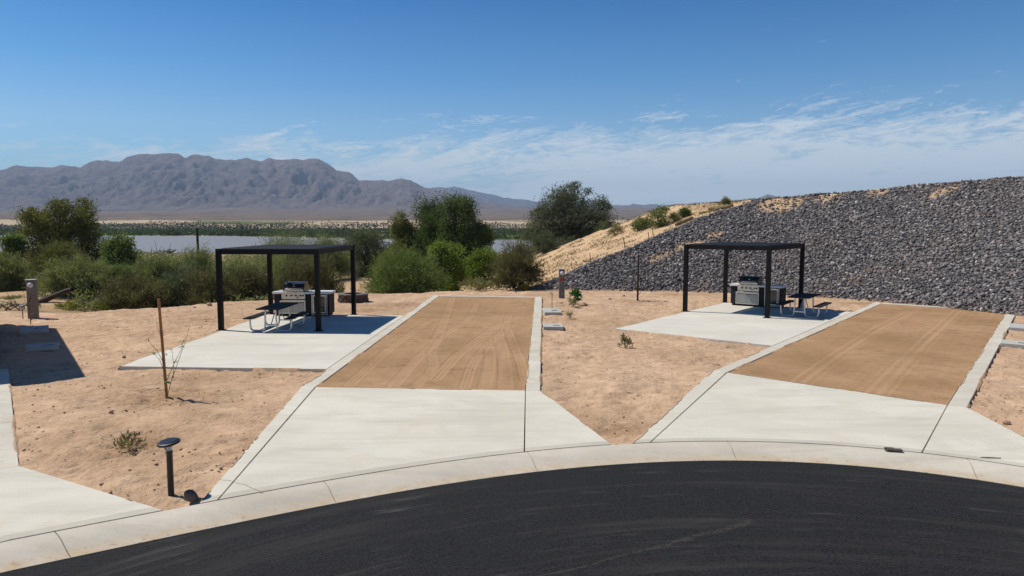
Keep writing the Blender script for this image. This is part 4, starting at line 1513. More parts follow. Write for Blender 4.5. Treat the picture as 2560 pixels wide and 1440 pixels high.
plant('tamarisk_tree', 'tall olive tree with a yellowish top at the left, rising above the lake', 'tree', 150, 498, 205, 55, 'leafy', 'leaf_olive', 11, nleaf=34000, L=0.20, Wl=0.07, trunk_r=0.2,
      lobes=[(-0.44, 0.46, 0.110), (-0.38, 0.62, 0.122), (-0.30, 0.76, 0.122), (-0.22, 0.83, 0.098), (-0.12, 0.76, 0.122), (-0.02, 0.68, 0.146), (0.06, 0.82, 0.122), (0.13, 0.92, 0.110), (0.22, 0.96, 0.085), (0.29, 0.86, 0.122),
             (0.38, 0.74, 0.110), (0.20, 0.74, 0.159), (0.32, 0.60, 0.146), (0.44, 0.60, 0.073), (0.08, 0.56, 0.171), (-0.18, 0.58, 0.159), (-0.32, 0.46, 0.146), (0.24, 0.46, 0.171), (0.40, 0.42, 0.146), (-0.10, 0.42, 0.171), (-0.36, 0.30, 0.134),
             (0.12, 0.30, 0.183), (0.36, 0.26, 0.159), (-0.14, 0.24, 0.159), (-0.26, 0.88, 0.049), (0.05, 0.90, 0.061), (0.36, 0.82, 0.061)])
plant('young_tree', 'small dark green tree left of the tall olive tree', 'tree', 32, 588, 62, 50, 'leafy', 'leaf_green', 12, nleaf=7000)
plant('young_tree', 'dark leafy young tree against the lake, right of the tall olive tree', 'tree', 300, 594, 95, 50, 'leafy', 'leaf_green', 13, nleaf=10000, nl=26)
FE = [('feathery_bush', 'grey green bush at the very left edge, behind the beige pedestal', 8, 640, 120, 44, 'leaf_salt'),
      ('feathery_bush', 'brownish bush low behind the beige pedestal', 48, 660, 130, 47, 'leaf_brown'),
      ('feathery_bush', 'tall pale bush in front of the tall olive tree', 150, 604, 150, 48, 'leaf_olive'),
      ('feathery_bush', 'wide dusty green bush at the foot of the tall olive tree', 190, 648, 200, 38, 'leaf_salt'),
      ('feathery_bush', 'dense bush right of the tall olive tree, dark at its base', 262, 662, 150, 40, 'leaf_green'),
      ('feathery_bush', 'low dark olive bush at the edge of the dirt left of the wooden stake', 330, 694, 170, 35.5, 'leaf_brown'),
      ('feathery_bush', 'broad bush behind the top of the tall wooden stake', 400, 644, 190, 43, 'leaf_salt'),
      ('feathery_bush', 'rounded greyer bush directly right of the top of the wooden stake', 455, 668, 150, 37, 'leaf_grey'),
      ('feathery_bush', 'bush round the foot of the dark lakeside pole', 492, 626, 130, 46, 'leaf_salt'),
      ('feathery_bush', 'bush just left of the left post of the left pergola', 520, 672, 130, 36, 'leaf_brown'),
      ('feathery_bush', 'bush seen through the left bay of the left pergola, greener', 590, 642, 150, 40, 'leaf_salt'),
      ('feathery_bush', 'dark low bush behind the picnic table of the left pergola', 630, 676, 140, 37.5, 'leaf_brown'),
      ('feathery_bush', 'olive bush behind the rear left post of the left pergola', 690, 640, 140, 42, 'leaf_salt'),
      ('feathery_bush', 'brown bush above the grill hood of the left kitchen', 745, 650, 120, 41, 'leaf_brown'),
      ('feathery_bush', 'dark bush behind the front right post of the left pergola', 795, 632, 120, 44, 'leaf_brown'),
      ('feathery_bush', 'wispy bush showing above the roof of the left pergola', 715, 592, 200, 62, 'leaf_salt'),
      ('feathery_bush', 'pale wispy bush above the roof of the left pergola, next to its right corner', 820, 590, 130, 64, 'leaf_salt'),
      ('feathery_bush', 'large soft green bush left of the dirt pad, behind the fire ring', 1012, 626, 205, 40, 'leaf_green'),
      ('feathery_bush', 'fresh green bush between the large soft bush and the round bush', 985, 616, 120, 47, 'leaf_yellow'),
      ('feathery_bush', 'green thicket left of the foot of the sand hill', 1275, 632, 130, 56, 'leaf_green')]
for i, (nm, lb, u, vt, w, D, mt) in enumerate(FE):
    big_ = w * D / 1800
    plant(nm, lb, 'bush', u, vt, w, D, 'feathery', mt, 100 + i, nstr=int(7500 + 3000 * big_), nb=90)
plant('mesquite_tree', 'grey green mesquite tree behind the right corner of the left pergola', 'tree', 912, 580, 145, 76, 'leafy', 'leaf_grey', 31, nleaf=22000, L=0.15, nl=40, base=0.02)
plant('round_bush', 'round bright green bush in the middle, in front of the dark trees', 'bush', 1114, 609, 112, 48, 'leafy', 'leaf_bright', 32, nleaf=15000, nl=30, base=0.05, L=0.14)
plant('leafy_bush', 'bright green low bush right of the round bush', 'bush', 1212, 616, 100, 50, 'leafy', 'leaf_bright', 33, nleaf=10000, nl=22, base=0.02)
plant('shade_tree', 'yellowish shorter tree at the left of the dark tree cluster', 'tree', 1005, 531, 78, 66, 'leafy', 'leaf_olive', 41, nleaf=13000, nl=30)
plant('shade_tree', 'rounded dark tree in the middle of the tree cluster', 'tree', 1078, 501, 110, 66, 'leafy', 'leaf_dark', 42, nleaf=26000, nl=46, base=0.05, trunk_r=.25)
plant('shade_tree', 'tallest dark green tree of the cluster by the lake', 'tree', 1152, 489, 112, 64, 'leafy', 'leaf_dark', 43, nleaf=30000, nl=50, base=0.03, trunk_r=.25)
plant('shade_tree', 'low dark tree at the right of the tree cluster', 'tree', 1204, 560, 66, 63, 'leafy', 'leaf_dark', 44, nleaf=13000, nl=30, base=0.02)
plant('gum_tree', 'tall spreading dark tree with a ragged crown beside the sand hill', 'tree', 1424, 453, 228, 70, 'leafy', 'leaf_grey', 45, nleaf=42000, L=0.22, Wl=0.07, droop=0.35, trunk_r=.28,
      lobes=[(-0.42, 0.44, 0.106), (-0.34, 0.52, 0.130), (-0.30, 0.66, 0.130), (-0.18, 0.72, 0.153), (-0.12, 0.84, 0.118), (0.0, 0.88, 0.106), (0.06, 0.96, 0.059), (0.02, 0.78, 0.153), (0.10, 0.66, 0.165),
             (-0.10, 0.58, 0.177), (0.26, 0.64, 0.118), (0.35, 0.78, 0.083), (0.40, 0.74, 0.071), (0.38, 0.60, 0.106), (0.44, 0.46, 0.094), (0.28, 0.46, 0.142), (0.10, 0.45, 0.177), (-0.22, 0.42, 0.165),
             (-0.26, 0.28, 0.142), (-0.05, 0.30, 0.165), (0.15, 0.28, 0.153), (0.30, 0.30, 0.118), (-0.15, 0.15, 0.142), (0.05, 0.14, 0.142), (0.20, 0.90, 0.047)])
plant('willow_bush', 'pale green leaning bush under the left of the gum tree', 'bush', 1362, 582, 90, 62, 'feathery', 'leaf_grey', 46, nstr=7000, nb=50)
plant('feathery_bush', 'small green bush under the right side of the gum tree', 'bush', 1502, 556, 60, 66, 'feathery', 'leaf_green', 47, nstr=4500, nb=40)
t = plant('palo_verde_bush', 'open twiggy olive bush at the toe of the stone slope', 'bush', 1297, 612, 140, 39.5, 'feathery', 'leaf_brown', 48, nstr=10500, nb=60, L=0.3, Wl=0.03)
plant('weed_clump', 'small yellow green weed clump at the tip of the stone slope', 'plant', 1311, 712, 30, 38.2, 'feathery', 'leaf_yellow', 49, nstr=500, nb=16, L=0.2)
plant('twiggy_shrub', 'sparse twiggy shrub at the back left corner of the dirt pad', 'bush', 1190, 692, 110, 38.6, 'feathery', 'leaf_weed', 50, nstr=700, nb=40, tmat=M['dead_wood'])
for i, (u, vt, w, D, lb) in enumerate([(852, 706, 26, 50, 'small grey scrub ball on the sandy hollow behind the fire ring'),
                                       (848, 722, 22, 42, 'tiny grey scrub plant right above the left counter end'),
                                       (880, 716, 20, 46, 'tiny grey scrub plant just above the fire ring'),
                                       (30, 745, 60, 36, 'dry grey scrub at the edge of the dirt, left of the beige pedestal'),
                                       (170, 752, 90, 34, 'low yellowish weeds along the dirt edge, right of the beige pedestal'),
                                       (250, 748, 80, 34.5, 'low weeds along the dirt edge below the dense bush')]):
    plant('scrub_plant', lb, 'plant', u, vt, w, D, 'feathery', 'leaf_weed' if i < 4 else 'leaf_yellow', 150 + i, group='small scrub plants at the bank edge', nstr=900, nb=24, L=0.2, Wl=0.022)
# shrubs on the sand hill
for i, (u, v, vt, w, mt, lb, kd) in enumerate([(1645, 568, 520, 62, 'leaf_green', 'largest green shrub on the sand hill', 'leafy'),
                                               (1606, 573, 548, 46, 'leaf_green', 'low green shrub touching the left of the largest sand hill shrub', 'leafy'),
                                               (1541, 587, 562, 46, 'leaf_weed', 'pale yellowish shrub, lowest on the sand hill', 'feathery'),
                                               (1686, 554, 533, 26, 'leaf_weed', 'straw coloured grass tuft in the middle of the sand hill', 'feathery'),
                                               (1716, 541, 524, 36, 'leaf_green', 'small green shrub right of the straw coloured tuft', 'leafy'),
                                               (1814, 514, 495, 20, 'leaf_weed', 'dry tuft at the top of the sand hill near the stones', 'feathery'),
                                               (1641, 524, 513, 16, 'leaf_grey', 'tiny grey shrub on the dune crest', 'leafy')]):
    x, y, z = hit(u, v)
    t = thing('hill_shrub', lb, 'shrub', (x, y, z - .03), 0, 'shrubs on the sand hill')
    H_ = (v - vt) * F2 * y
    W_ = w * F2 * y
    if kd == 'leafy':
        leafy(t, H_ * 1.05, W_ * 1.1, M[mt], 300 + i, nleaf=int(900 + 1100 * W_), nl=26, base=0.02, L=0.10, Wl=0.05, trunk_r=0.02, name='foliage')
    else:
        feathery(t, H_ * 1.1, W_, M[mt], 300 + i, nstr=900, nb=24, L=0.22, Wl=0.02)

# low undergrowth covering the bank between the bushes and the water
rs = np.random.default_rng(90)
n = 260000
ya = 33 * (140 / 33) ** rs.random(n)
xa = ya * rs.uniform(-0.80, 0.12, n)
u_ = 1280 + xa / ya * F_PX
s_b = ya - np.interp(xa, EX, EY)
ok = (s_b > 1.2) & (hill(xa, ya)[0] < base_z(xa, ya)[0] - 0.1)
ok &= ~((u_ > 835) & (u_ < 940) & (ya < 74)) & ~((u_ < 170) & (ya < 47) & (ya > 33))
dn = fbm(xa * 0.25, ya * 0.25, 44, 4)
ok &= dn > 0.36 + 0.14 * smooth(105, 138, ya) + 0.13 * (1 - smooth(48, 62, ya))
xa, ya, dn, u_ = xa[ok][:62000], ya[ok][:62000], dn[ok][:62000], u_[ok][:62000]
zz = terrain(xa, ya)
hh_ = (0.35 + 3.0 * np.maximum(dn - 0.36, 0)) * np.minimum(1.0, 0.5 + 0.5 * smooth(33, 45, ya))
k_ = 0.7 + ya / 110
P = np.stack([xa, ya, zz + rs.random(len(xa)) * hh_], 1)
V, Fq = blades(P, rs.normal(size=(len(P), 3)) * 0.6 + [0, 0, .5], 0.26 * k_, 0.075 * k_, 0.4, rs)
o = mesh_np('undergrowth', V, Fq, M['leaf_salt'])
tag(o, 'dusty green undergrowth covering the bank down to the lake', 'undergrowth', kind='stuff')

n = 60000
qx = rs_.uniform(-2, 17, n); qy = rs_.uniform(38, 62, n)
h_, s_, fr_, g_ = hill(qx, qy)
ok = (fr_ > g_ + 0.35) & (h_ > base_z(qx, qy)[0]) & (fbm(qx * 0.8, qy * 0.8, 48, 4) > 0.44 + 0.012 * np.maximum(fr_ - g_, 0))
qx, qy = qx[ok][:9000], qy[ok][:9000]
V, Fq = blades(np.stack([qx, qy, terrain(qx, qy)], 1), rs_.normal(size=(len(qx), 3)) * 0.5 + [0, 0, .8], 0.17, 0.03, 0.4, rs_)
o = mesh_np('dry_stubble', V, Fq, M['straw'])
tag(o, 'dry straw stubble on the flank of the sand hill', 'stubble', kind='stuff')

# dead snags by the water, a fallen log, brush
def snag(name, label, cat, loc, size, n, seed, mat='dead_wood', group=None, flat=0.5, r=0.05, spread=0.4):
    rs = np.random.default_rng(seed)
    mb = MB()
    for k in range(n):
        t = rs.uniform(0, 2 * math.pi)
        a = np.array([rs.normal() * size * spread, rs.normal() * size * 0.15 * spread / 0.4, 0])
        b = a + np.array([math.cos(t) * size * 0.5, math.sin(t) * size * 0.25, size * flat * rs.uniform(0.2, 1)])
        limb(mb, a, b, r, r * 0.25, rs, 0.2)
        for _ in range(2):
            c = a + (b - a) * rs.uniform(0.4, 0.8)
            limb(mb, c, c + rs.normal(size=3) * size * 0.18 + [0, 0, size * 0.12], r * 0.4, r * 0.12, rs, 0.15)
    o = mb.build(name, M[mat])
    o.location = loc
    return tag(o, label, cat, group)


for u, v, D, sz, nb_, lb in [(395, 634, 138, 6.5, 9, 'tangle of dead branches at the near shore of the lake'), (424, 628, 132, 3.6, 7, 'dark upright dead snag right of the tangled branches')]:
    x = (u - 1280) * F2 * D
    snag('dead_branches', lb, 'branches', (x, D, CAM_H + (HORIZON - v) * F2 * D - 0.4), sz * 0.75, nb_, 60 + int(D), 'dark_wood', 'dead wood at the lake shore', 0.28, 0.11, 0.10 if nb_ == 7 else 0.4)
lx, ly, lz = hit(140, 756)
snag('brush_pile', 'grey pile of cut brush at the left edge of the dirt', 'brush', tuple(np.array(hit(30, 776))), 1.7, 16, 71, 'dead_wood', None, 0.25, 0.03)
rs = np.random.default_rng(73)
mb = MB()
limb(mb, (-0.9, 0, -.05), (0.7, 0.2, 0.62), 0.17, 0.12, rs, 0.03, 6)
o = mb.build('fallen_log', M['dark_wood'], smooth_angle=R(50))
o.location = (lx, ly, lz)
tag(o, 'dark leaning log in front of the bushes right of the beige pedestal', 'log')

# poles: one near the water, thin utility poles far across
mb = MB()
mb.tube([(0, 0, -.5), (0.02, 0, 5.6)], [0.14, 0.11], 10)
o = mb.build('wooden_pole', M['dark_wood'], smooth_angle=R(50))
D = 70.0
o.location = ((495 - 1280) * F2 * D, D, float(terrain(np.array([-30.5]), np.array([D]), False)[0]))
o.scale = (1, 1, (CAM_H + (HORIZON - 571) * F2 * D - o.location.z) / 5.6)
tag(o, 'dark wooden pole standing among the bushes in front of the lake', 'pole')
for u, vt, vb, lb in [(505, 549, 577, 'thin far utility pole above the dark lakeside pole'), (725, 552, 577, 'thin far utility pole above the left pergola roof'), (1244, 556, 578, 'thin far utility pole just right of the tree cluster'),
                      (236, 556, 578, 'thin far utility pole right beside the tall olive tree')]:
    D = 690.0
    x = (u - 1280) * F2 * D
    zz = -2.4
    hgt = CAM_H + (HORIZON - vt) * F2 * D - zz
    mb = MB().tube([(0, 0, -.5), (0, 0, hgt)], [0.22, 0.15], 6)
    mb.box(0, 0, hgt - 0.8, 2.4, 0.16, 0.16)
    o = mb.build('utility_pole', M['dark_wood'])
    o.location = (x, D, zz)
    tag(o, lb, 'pole', 'utility poles beyond the lake')
# lone palm on the far shore
D = 640.0
t = thing('palm_tree', 'small lone palm on the far shore above the lakeside pole', 'tree', ((608 - 1280) * F2 * D, D, -2.5))
mb = MB().tube([(0, 0, -.3), (0.1, 0, 3.2)], [0.35, 0.3], 6)
mb.build('trunk', M['bark'], t)
rs = np.random.default_rng(8)
P = np.tile([0, 0, 3.2], (160, 1)) + rs.normal(size=(160, 3)) * 0.3
V, Fq = blades(P, unit(160, rs) + [0, 0, .2], 2.0, 0.35, 0.2, rs)
mesh_np('crown', V, Fq, M['shore_bush'], t)

# ------------------------------------------------------------------ pergolas
def make_pergola(label, loc, rz):
    t = thing('pergola', label, 'pergola', loc, rz, 'black louvred pergolas over the patios')
    hw, hd, Hh = 1.62, 2.12, 2.665
    for sx in (-1, 1):
        for sy in (-1, 1):
            p = MB().box(sx * hw, sy * hd, 0.012 + Hh / 2, 0.15, 0.15, Hh - .024).build('post', M['black_metal'], t, 0.004)
            MB().box(sx * hw, sy * hd, 0.008, 0.26, 0.26, 0.016).build('base_plate', M['black_metal'], p, 0.003)
    zb = Hh - 0.09
    for sy in (-1, 1):
        MB().box(0, sy * hd, zb, 2 * hw - 0.152, 0.10, 0.175).build('beam', M['black_metal'], t, 0.004)
    for sx in (-1, 1):
        MB().box(sx * hw, 0, zb, 0.10, 2 * hd - 0.152, 0.175).build('beam', M['black_metal'], t, 0.004)
    n = 28
    pitch = (2 * hd - 0.16) / n
    me = None
    for k in range(n):
        y = -hd + 0.08 + (k + 0.5) * pitch
        if me is None:
            rot = Matrix.Rotation(R(5), 3, 'X')
            o = MB().box(0, 0, 0, 2 * hw - 0.11, pitch * 1.10, 0.014, rot).build('louvre', M['louvre'], t, 0.003)
            me = o.data
        else:
            o = bpy.data.objects.new('louvre', me)
            C.objects.link(o)
            o.parent = t
        o.location = (0, y, Hh + 0.006)
    return t


R1, R2 = R(-3.0), R(-37.5)
perg1 = make_pergola('black pergola of the left campsite, in front of the lakeside bushes', (-7.80, 25.42, 0.036), R1)
perg2 = copy_tree(perg1)
perg2.location = (9.46, 29.15, 0.036)
perg2.rotation_euler.z = R2
perg2['label'] = 'black pergola of the right campsite, in front of the stone slope'

# ------------------------------------------------------------------ picnic tables
def arc_path(pts, r, n=5):
    """polyline with rounded corners"""
    out = [Vector(pts[0])]
    for i in range(1, len(pts) - 1):
        p, a, b = Vector(pts[i]), Vector(pts[i - 1]), Vector(pts[i + 1])
        d1, d2 = (a - p).normalized(), (b - p).normalized()
        s, e = p + d1 * r, p + d2 * r
        for k in range(n + 1):
            q = k / n
            out.append(s * (1 - q) ** 2 + p * 2 * q * (1 - q) + e * q ** 2)
    out.append(Vector(pts[-1]))
    return [tuple(v) for v in out]


def make_table(label, loc, rz):
    t = thing('picnic_table', label, 'picnic table', loc, rz, 'picnic tables on the patios')
    for k in range(3):
        MB().box(-0.262 + 0.262 * k, 0, 0.748, 0.252, 1.86, 0.042).build('table_plank', M['plank'], t, 0.005)
    for s in (-1, 1):
        for k in range(2):
            MB().box(s * (0.665 + 0.138 * (k - 0.5)), 0, 0.446, 0.132, 1.86, 0.040).build('bench_plank', M['plank'], t, 0.005)
    for sy in (-1, 1):
        y = sy * 0.66
        for s in (-1, 1):
            pts = arc_path([(s * 0.685, y, 0.405), (s * 0.66, y, 0.028), (s * 0.20, y, 0.028), (s * 0.165, y, 0.700)], 0.13)
            MB().tube(pts, 0.028, 10).build('leg', M['galv'], t, smooth_angle=R(50))
            MB().box(s * 0.665, y, 0.414, 0.30, 0.05, 0.022).build('bench_support', M['galv'], t)
        MB().box(0, y, 0.713, 0.74, 0.05, 0.026).build('table_support', M['galv'], t)
        MB().box(0, y, 0.20, 0.36, 0.04, 0.04).build('crossbar', M['galv'], t)
        MB().tube([(0, y * 0.98, 0.215), (0, sy * 0.12, 0.715)], 0.016, 8).build('brace', M['galv'], t, smooth_angle=R(50))
    for s in (-1, 1):
        MB().box(s * 0.60, 0, 0.412, 0.03, 1.30, 0.022).build('bench_rail', M['galv'], t)
    return t


tab1 = make_table('picnic table under the left pergola, in front of the grill', (-7.78, 23.75, 0.036), R(-1.5))
tab2 = copy_tree(tab1)
tab2.location = (11.12, 27.25, 0.036)
tab2.rotation_euler.z = R(-35.5)
tab2['label'] = 'picnic table at the right edge of the right pergola, beside its kitchen'

# ------------------------------------------------------------------ outdoor kitchens
def make_kitchen(label, loc, rz):
    t = thing('outdoor_kitchen', label, 'outdoor kitchen', loc, rz, 'built-in outdoor kitchens with grills')
    w, d = 2.10, 0.70
    y0 = -d / 2
    MB().box(0, 0, 0.04, w - 0.10, d - 0.10, 0.08).build('toe_kick', M['dark_gap'], t)
    MB().box(0, 0, 0.455, w - 0.04, d - 0.04, 0.752).build('cabinet', M['dark_gap'], t, 0.003)
    hts = 0.75 / 5
    for k in range(5):
        z = 0.082 + hts * (k + 0.5)
        for (xa, xb) in ((-w / 2, -0.835), (0.165, 0.385), (1.005, w / 2)):
            MB().box((xa + xb) / 2, y0 + 0.010, z, xb - xa - 0.004, 0.021, hts - 0.006).build('cladding_plank', M['clad'], t, 0.002)
        for s in (-1, 1):
            MB().box(s * (w / 2 - 0.009), 0.012, z, 0.020, d - 0.03, hts - 0.006).build('cladding_plank', M['clad'], t, 0.002)
    MB().box(-0.925, 0, 0.875, 0.35, d + 0.10, 0.075).build('countertop', M['counter'], t, 0.005)
    MB().box(0.63, 0, 0.875, 0.94, d + 0.10, 0.075).build('countertop', M['counter'], t, 0.005)
    MB().box(-0.295, 0.31, 0.875, 0.908, 0.18, 0.075).build('countertop', M['counter'], t, 0.005)
    # grill: fascia, hood
    fp = MB()
    fp.box(-0.33 + 0.035, -0.09, 0.862, 0.90, 0.61, 0.10)
    fp.box(-0.295, y0 - 0.022, 0.742, 0.905, 0.05, 0.185)
    fas = fp.build('control_panel', M['steel'], t, 0.004)
    for k, x in enumerate((-0.55, -0.37, -0.19, -0.02, 0.075)):
        a = R(90)
        kb = MB().lathe([(0.034, 0), (0.034, 0.012), (0.026, 0.016), (0.023, 0.045), (0.020, 0.048)], 14)
        o = kb.build('knob', M['black_metal'], fas, smooth_angle=R(40))
        o.rotation_euler = (R(90), 0, 0)
        o.location = (x, y0 - 0.047, 0.775)
    o = MB().lathe([(0.030, 0), (0.028, 0.02)], 12).build('igniter', M['hood'], fas)
    o.rotation_euler = (R(90), 0, 0); o.location = (-0.125, y0 - 0.047, 0.715)
    o = MB().lathe([(0.012, 0), (0.012, 0.02)], 10).build('light_switch', M['hood'], fas)
    o.rotation_euler = (R(90), 0, 0); o.location = (-0.28, y0 - 0.047, 0.775)
    MB().box(-0.295, y0 - 0.012, 0.630, 0.89, 0.03, 0.022).build('drip_tray', M['dark_gap'], t)
    MB().box(-0.295, y0 - 0.030, 0.655, 0.86, 0.02, 0.016).build('tray_handle', M['steel'], t, 0.003)
    MB().box(-0.295, y0 - 0.020, 0.607, 0.905, 0.045, 0.020).build('lower_trim', M['steel'], t, 0.003)
    prof = [(-0.31, 0.922), (-0.315, 0.985), (-0.300, 1.10), (-0.255, 1.19), (-0.175, 1.245), (-0.08, 1.262), (0.12, 1.262), (0.165, 1.235), (0.18, 0.922)]
    hood = MB().profile_x(prof, -0.665, 0.075).build('grill_hood', M['hood'], t, 0.006)
    endc = [(-0.325, 0.915), (-0.33, 0.985), (-0.315, 1.106), (-0.265, 1.202), (-0.18, 1.258), (-0.08, 1.275), (0.125, 1.275), (0.178, 1.243), (0.195, 0.915)]
    for xa, xb in ((-0.700, -0.667), (0.077, 0.110)):
        MB().profile_x(endc, xa, xb).build('end_cap', M['hood'], hood, 0.004)
    MB().box(-0.295, -0.322, 0.962, 0.73, 0.022, 0.085).build('hood_band', M['steel'], hood, 0.003)
    hb = MB().tube([(-0.61, -0.375, 1.04), (0.02, -0.375, 1.04)], 0.013, 10)
    for x in (-0.60, 0.01):
        hb.tube([(x, -0.375, 1.04), (x, -0.30, 1.045)], 0.011, 8)
    hb.build('handle', M['steel'], hood, smooth_angle=R(50))
    b = MB().lathe([(0.045, 0), (0.045, 0.006), (0.036, 0.010), (0.034, 0.006)], 20).build('badge', M['badge'], hood)
    b.rotation_euler = (R(68), 0, 0); b.location = (-0.295, -0.272, 1.155)
    MB().box(-0.02, -0.309, 1.03, 0.07, 0.012, 0.03, Matrix.Rotation(R(-8), 3, 'X')).build('name_plate', M['dark_gap'], hood)
    # access doors
    fr = MB()
    x0, x1, z0, z1 = -0.825, 0.155, 0.085, 0.590
    fr.box((x0 + x1) / 2, y0 - 0.012, z1 - 0.0325, x1 - x0, 0.034, 0.065)
    fr.box((x0 + x1) / 2, y0 - 0.012, z0 + 0.02, x1 - x0, 0.034, 0.04)
    fr.box(x0 + 0.02, y0 - 0.012, (z0 + z1) / 2 - 0.0125, 0.04, 0.034, z1 - z0 - 0.106)
    fr.box(x1 - 0.02, y0 - 0.012, (z0 + z1) / 2 - 0.0125, 0.04, 0.034, z1 - z0 - 0.106)
    fr.build('door_frame', M['steel'], t, 0.003)
    xm = (x0 + x1) / 2
    for xa, xb in ((x0 + 0.05, xm - 0.004), (xm + 0.004, x1 - 0.05)):
        dr = MB().box((xa + xb) / 2, y0 - 0.022, 0.313, xb - xa, 0.030, 0.370).build('door', M['steel_dull'], t, 0.003)
    MB().box(xm, y0 - 0.030, 0.505, x1 - x0 - 0.12, 0.010, 0.012).build('finger_groove', M['dark_gap'], t)
    # fridge
    fx0, fx1, fz0, fz1 = 0.395, 0.995, 0.045, 0.825
    ff = MB()
    cx, cz = (fx0 + fx1) / 2, (fz0 + fz1) / 2
    for x in (fx0 + 0.012, fx1 - 0.012):
        ff.box(x, y0 - 0.016, cz, 0.024, 0.04, fz1 - fz0)
    ff.box(cx, y0 - 0.016, fz0 + 0.012, fx1 - fx0 - 0.05, 0.04, 0.024)
    ff.build('fridge_frame', M['steel'], t, 0.002)
    MB().box(cx, y0 + 0.004, cz, fx1 - fx0 - 0.055, 0.02, fz1 - fz0 - 0.055).build('fridge_body', M['dark_gap'], t)
    fd = MB()
    dx0, dx1, dz0, dz1 = fx0 + 0.045, fx1 - 0.045, fz0 + 0.065, fz1 - 0.02
    for x in (dx0 + 0.022, dx1 - 0.022):
        fd.box(x, y0 - 0.030, (dz0 + dz1) / 2, 0.044, 0.034, dz1 - dz0)
    fd.box(cx, y0 - 0.030, dz1 - 0.03, dx1 - dx0 - 0.09, 0.034, 0.06)
    fd.box(cx, y0 - 0.030, dz0 + 0.025, dx1 - dx0 - 0.09, 0.034, 0.05)
    fdo = fd.build('fridge_door', M['steel'], t, 0.003)
    MB().box(cx, y0 - 0.024, (dz0 + dz1) / 2, dx1 - dx0 - 0.09, 0.012, dz1 - dz0 - 0.11).build('glass', M['fridge_glass'], fdo)
    MB().tube([(dx1 - 0.022, y0 - 0.075, dz0 + 0.12), (dx1 - 0.022, y0 - 0.075, dz1 - 0.12)], 0.010, 8).build('handle', M['steel'], fdo, smooth_angle=R(50))
    return t


kit1 = make_kitchen('outdoor kitchen of the left pergola, white counter and black grill hood', (-7.93, 27.38, 0.036), R1)
kit2 = copy_tree(kit1)
kit2.location = (10.42, 30.35, 0.036)
kit2.rotation_euler.z = R2
kit2['label'] = 'outdoor kitchen of the right pergola, half in shade with bright steel doors'

# ------------------------------------------------------------------ fire ring
fx, fy = gp(883, 753)
fire = thing('fire_ring', 'round fire ring of dark split stone blocks behind the left patio', 'fire ring', (fx, fy, -0.02))
nb_ = 12
for lvl, (z0, hh, Ro, Ri, mt) in enumerate([(0.0, 0.155, 0.66, 0.42, 'fire_block'), (0.160, 0.155, 0.65, 0.41, 'fire_block'), (0.320, 0.06, 0.67, 0.40, 'fire_cap')]):
    meshes = []
    for k in range(nb_):
        rs = np.random.default_rng(k * 7 + lvl)
        t0 = 2 * math.pi * (k + 0.5 * (lvl % 2)) / nb_ + 0.012
        t1 = 2 * math.pi * (k + 1 + 0.5 * (lvl % 2)) / nb_ - 0.012
        ro = Ro + rs.uniform(-0.012, 0.015)
        tm = (t0 + t1) / 2
        poly = [(Ri * math.cos(t0), Ri * math.sin(t0)), (ro * math.cos(t0), ro * math.sin(t0)), ((ro + .03) * math.cos(tm), (ro + .03) * math.sin(tm)),
                (ro * math.cos(t1), ro * math.sin(t1)), (Ri * math.cos(t1), Ri * math.sin(t1)), (Ri * math.cos(tm), Ri * math.sin(tm))]
        MB().prism(poly, z0, z0 + hh).build('cap_block' if lvl == 2 else 'block', M[mt], fire, 0.009)
MB().lathe([(0.40, 0.0), (0.40, 0.06), (0.2, 0.09), (0.02, 0.10)], 16).build('ash_bed', M['ash'], fire)

